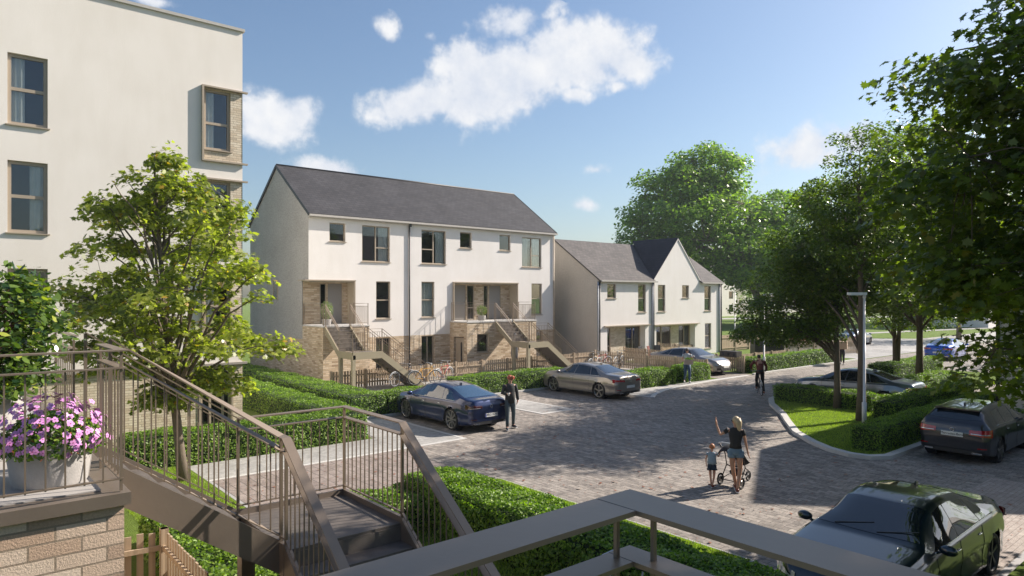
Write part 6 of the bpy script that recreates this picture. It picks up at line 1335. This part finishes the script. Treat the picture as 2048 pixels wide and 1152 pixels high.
# round flower planter
px_, py2 = .72, 6.80
planter('grey concrete planter full of pink flowers on the brick terrace', px_, py2, 2.953, .27, .315, .37)
def flowerplant():
    t = thing('flowering_plant', 'mound of pink and white flowers spilling over the concrete planter', 'plant', (px_, py2, 3.3))
    rs = np.random.RandomState(9); n = 2600; d = rs.normal(0, 1, (n, 3)); d /= np.linalg.norm(d, axis=1)[:, None]; d[:, 2] = np.abs(d[:, 2]) - .22; P = d * np.array([.40, .40, .34]) * (rs.uniform(.45, 1, n) ** .4)[:, None] + (0, 0, -.02)
    k = np.hypot(P[:, 0], P[:, 1]); P = P[(P[:, 2] > -.2) & ((P[:, 2] > 0) | (k > .30))]; V, F, r = leaves(P, P / (np.linalg.norm(P, axis=1)[:, None] + 1e-6), .042, OVAL, rs, .6); np_mesh('foliage', V, F, 'shrub_leaf', t, r)
    n = 330; d = rs.normal(0, 1, (n, 3)); d[:, 2] = np.abs(d[:, 2]) * .9 - .12; d /= np.linalg.norm(d, axis=1)[:, None]; Q = d * np.array([.43, .43, .37]) * rs.uniform(.9, 1.06, (n, 1)); Q = Q[(Q[:, 2] > -.16)]
    Vs = []; eyes = MB()
    for q in Q:
        nn = (q / np.linalg.norm(q)) + rs.normal(0, .3, 3); nn /= np.linalg.norm(nn); a = np.cross(nn, (0, 0, 1.)); a /= np.linalg.norm(a) + 1e-9; b = np.cross(nn, a); s = rs.uniform(.019, .027); th = rs.uniform(0, 6.28)
        for k in range(5):
            an = th + k * 1.2566; u = a * math.cos(an) + b * math.sin(an); v = -a * math.sin(an) + b * math.cos(an)
            Vs += [q, q + s * (.55 * u + .42 * v) + nn * .002, q + s * (1.05 * u + .30 * v), q + s * (1.05 * u - .30 * v), q + s * (.55 * u - .42 * v) + nn * .002]
        eyes.poly([tuple(q + nn * .003 + s * .2 * (a * math.cos(w2) + b * math.sin(w2))) for w2 in np.linspace(0, 5.2, 6)])
    Vs = np.array(Vs); np_mesh('blossoms', Vs, np.arange(len(Vs)).reshape(-1, 5), 'petal', t, None)['kind'] = 'stuff'; eyes.build('flower_centres', 'petal_eye', t, uv=False)['kind'] = 'stuff'
flowerplant()
planter('tall grey planter with a broad leaved shrub at the left edge', .30, 8.2, 2.953, .33, .36, .62)
def potshrub():
    t = thing('shrub', 'glossy broad leaved shrub in the planter at the left edge', 'shrub', (.30, 8.2, 3.55)); rs = np.random.RandomState(12); m = MB(); P = []; Nn = []
    for i in range(120):
        a = rs.uniform(0, 6.28); zz = rs.uniform(.12, 1.12); rr = .70 * math.sqrt(max(0, 1 - ((zz - .55) / .68) ** 2)) * rs.uniform(.5, 1); e = Vector((rr * math.cos(a), rr * math.sin(a), zz)); b = Vector((0, 0, .1 + zz * .35)); m.tube([b, b.lerp(e, .5) + Vector((0, 0, .04)), e], [.008, .006, .003], 5, False)
        k = 38; q = np.array(e)[None, :] + rs.normal(0, 1, (k, 3)) * (.10, .10, .09); P.append(q); Nn.append(np.tile((.35 * math.cos(a), .35 * math.sin(a), .8), (k, 1)))
    m.tube([(0, 0, -.1), (.02, 0, .3), (0, .02, .7)], [.035, .03, .02], 8); m.build('stems', 'cloth_rust', t, uv=False); P = np.concatenate(P); Nn = np.concatenate(Nn); V, F, r = leaves(P, Nn, .085, OVAL, rs, .55, .3); np_mesh('foliage', V, F, 'laurel_leaf', t, r)
potshrub()
def potball(label, x, y, z, r, hz, mat, plab):
    p = planter(plab, x, y, z, .2, .24, .3); t = thing('shrub', label, 'shrub', (x, y, z + .3)); rs = np.random.RandomState(int(x * 10)); n = 1500; d = rs.normal(0, 1, (n, 3)); d /= np.linalg.norm(d, axis=1)[:, None]; P = d * (rs.uniform(.2, 1, n) ** .5)[:, None] * (r, r, hz) + (0, 0, hz * .9)
    V, F, q = leaves(P, d * .5 + (0, 0, .6), .05, QUAD, rs, .7); m = MB(); m.tube([(0, 0, -.05), (0, 0, hz)], .02, 6); m.build('stem', 'bark', t, uv=False); np_mesh('foliage', V, F, mat, t, q)
potball('grey green olive shrub at the left porch door', 15.0, 32.3, 3.0, .34, .50, 'olive_leaf', 'dark pot at the left porch door'); potball('round green shrub on the double porch', 25.0, 32.5, 3.0, .36, .34, 'shrub_leaf', 'dark bowl pot on the double porch')
# ================================================================= fallen leaves
def litter():
    rs = np.random.RandomState(77); n = 9500; x = rs.uniform(5.2, 34, n); y = rs.uniform(3, 20.5, n); isl_f = in_poly(island_p); k = ~isl_f(x, y) & ~((y < 12.8) & (x < 10.5)) & ~((y > 17.2) & (x < 12.8)); x, y = x[k], y[k]; n = len(x)
    P = np.stack([x, y, np.full(n, .022)], 1); sz = rs.choice([.03, .045, .10], n, p=[.58, .34, .08]); V, F, r = leaves(P, np.tile((0, 0, 1.), (n, 1)), 1.0, OVAL, rs, .12)
    V = V.reshape(n, -1, 3); c = P[:, None, :]; V = c + (V - c) * sz[:, None, None]; V = V.reshape(-1, 3); o = np_mesh('fallen_leaves', V, F, 'leaf_litter', None, r); tag(o, 'small brown fallen leaves scattered over the cobbles', 'leaves', None, 'stuff')
litter()
# ================================================================= haze

hz = MB(); hz.box(-60, 230, -60, 230, -1.0, 32.0); ho = hz.build('haze', 'leaf_litter', uv=False); ho['kind'] = 'stuff'
m_, t_, b_ = newmat('haze_air'); t_.nodes.remove(b_); pv = t_.nodes.new('ShaderNodeVolumePrincipled'); pv.inputs['Color'].default_value = (0.86, 0.91, 1.0, 1); pv.inputs['Density'].default_value = 0.0004; pv.inputs['Anisotropy'].default_value = 0.0
t_.links.new(pv.outputs[0], t_.nodes['Material Output'].inputs['Volume']); ho.data.materials.clear(); ho.data.materials.append(m_)
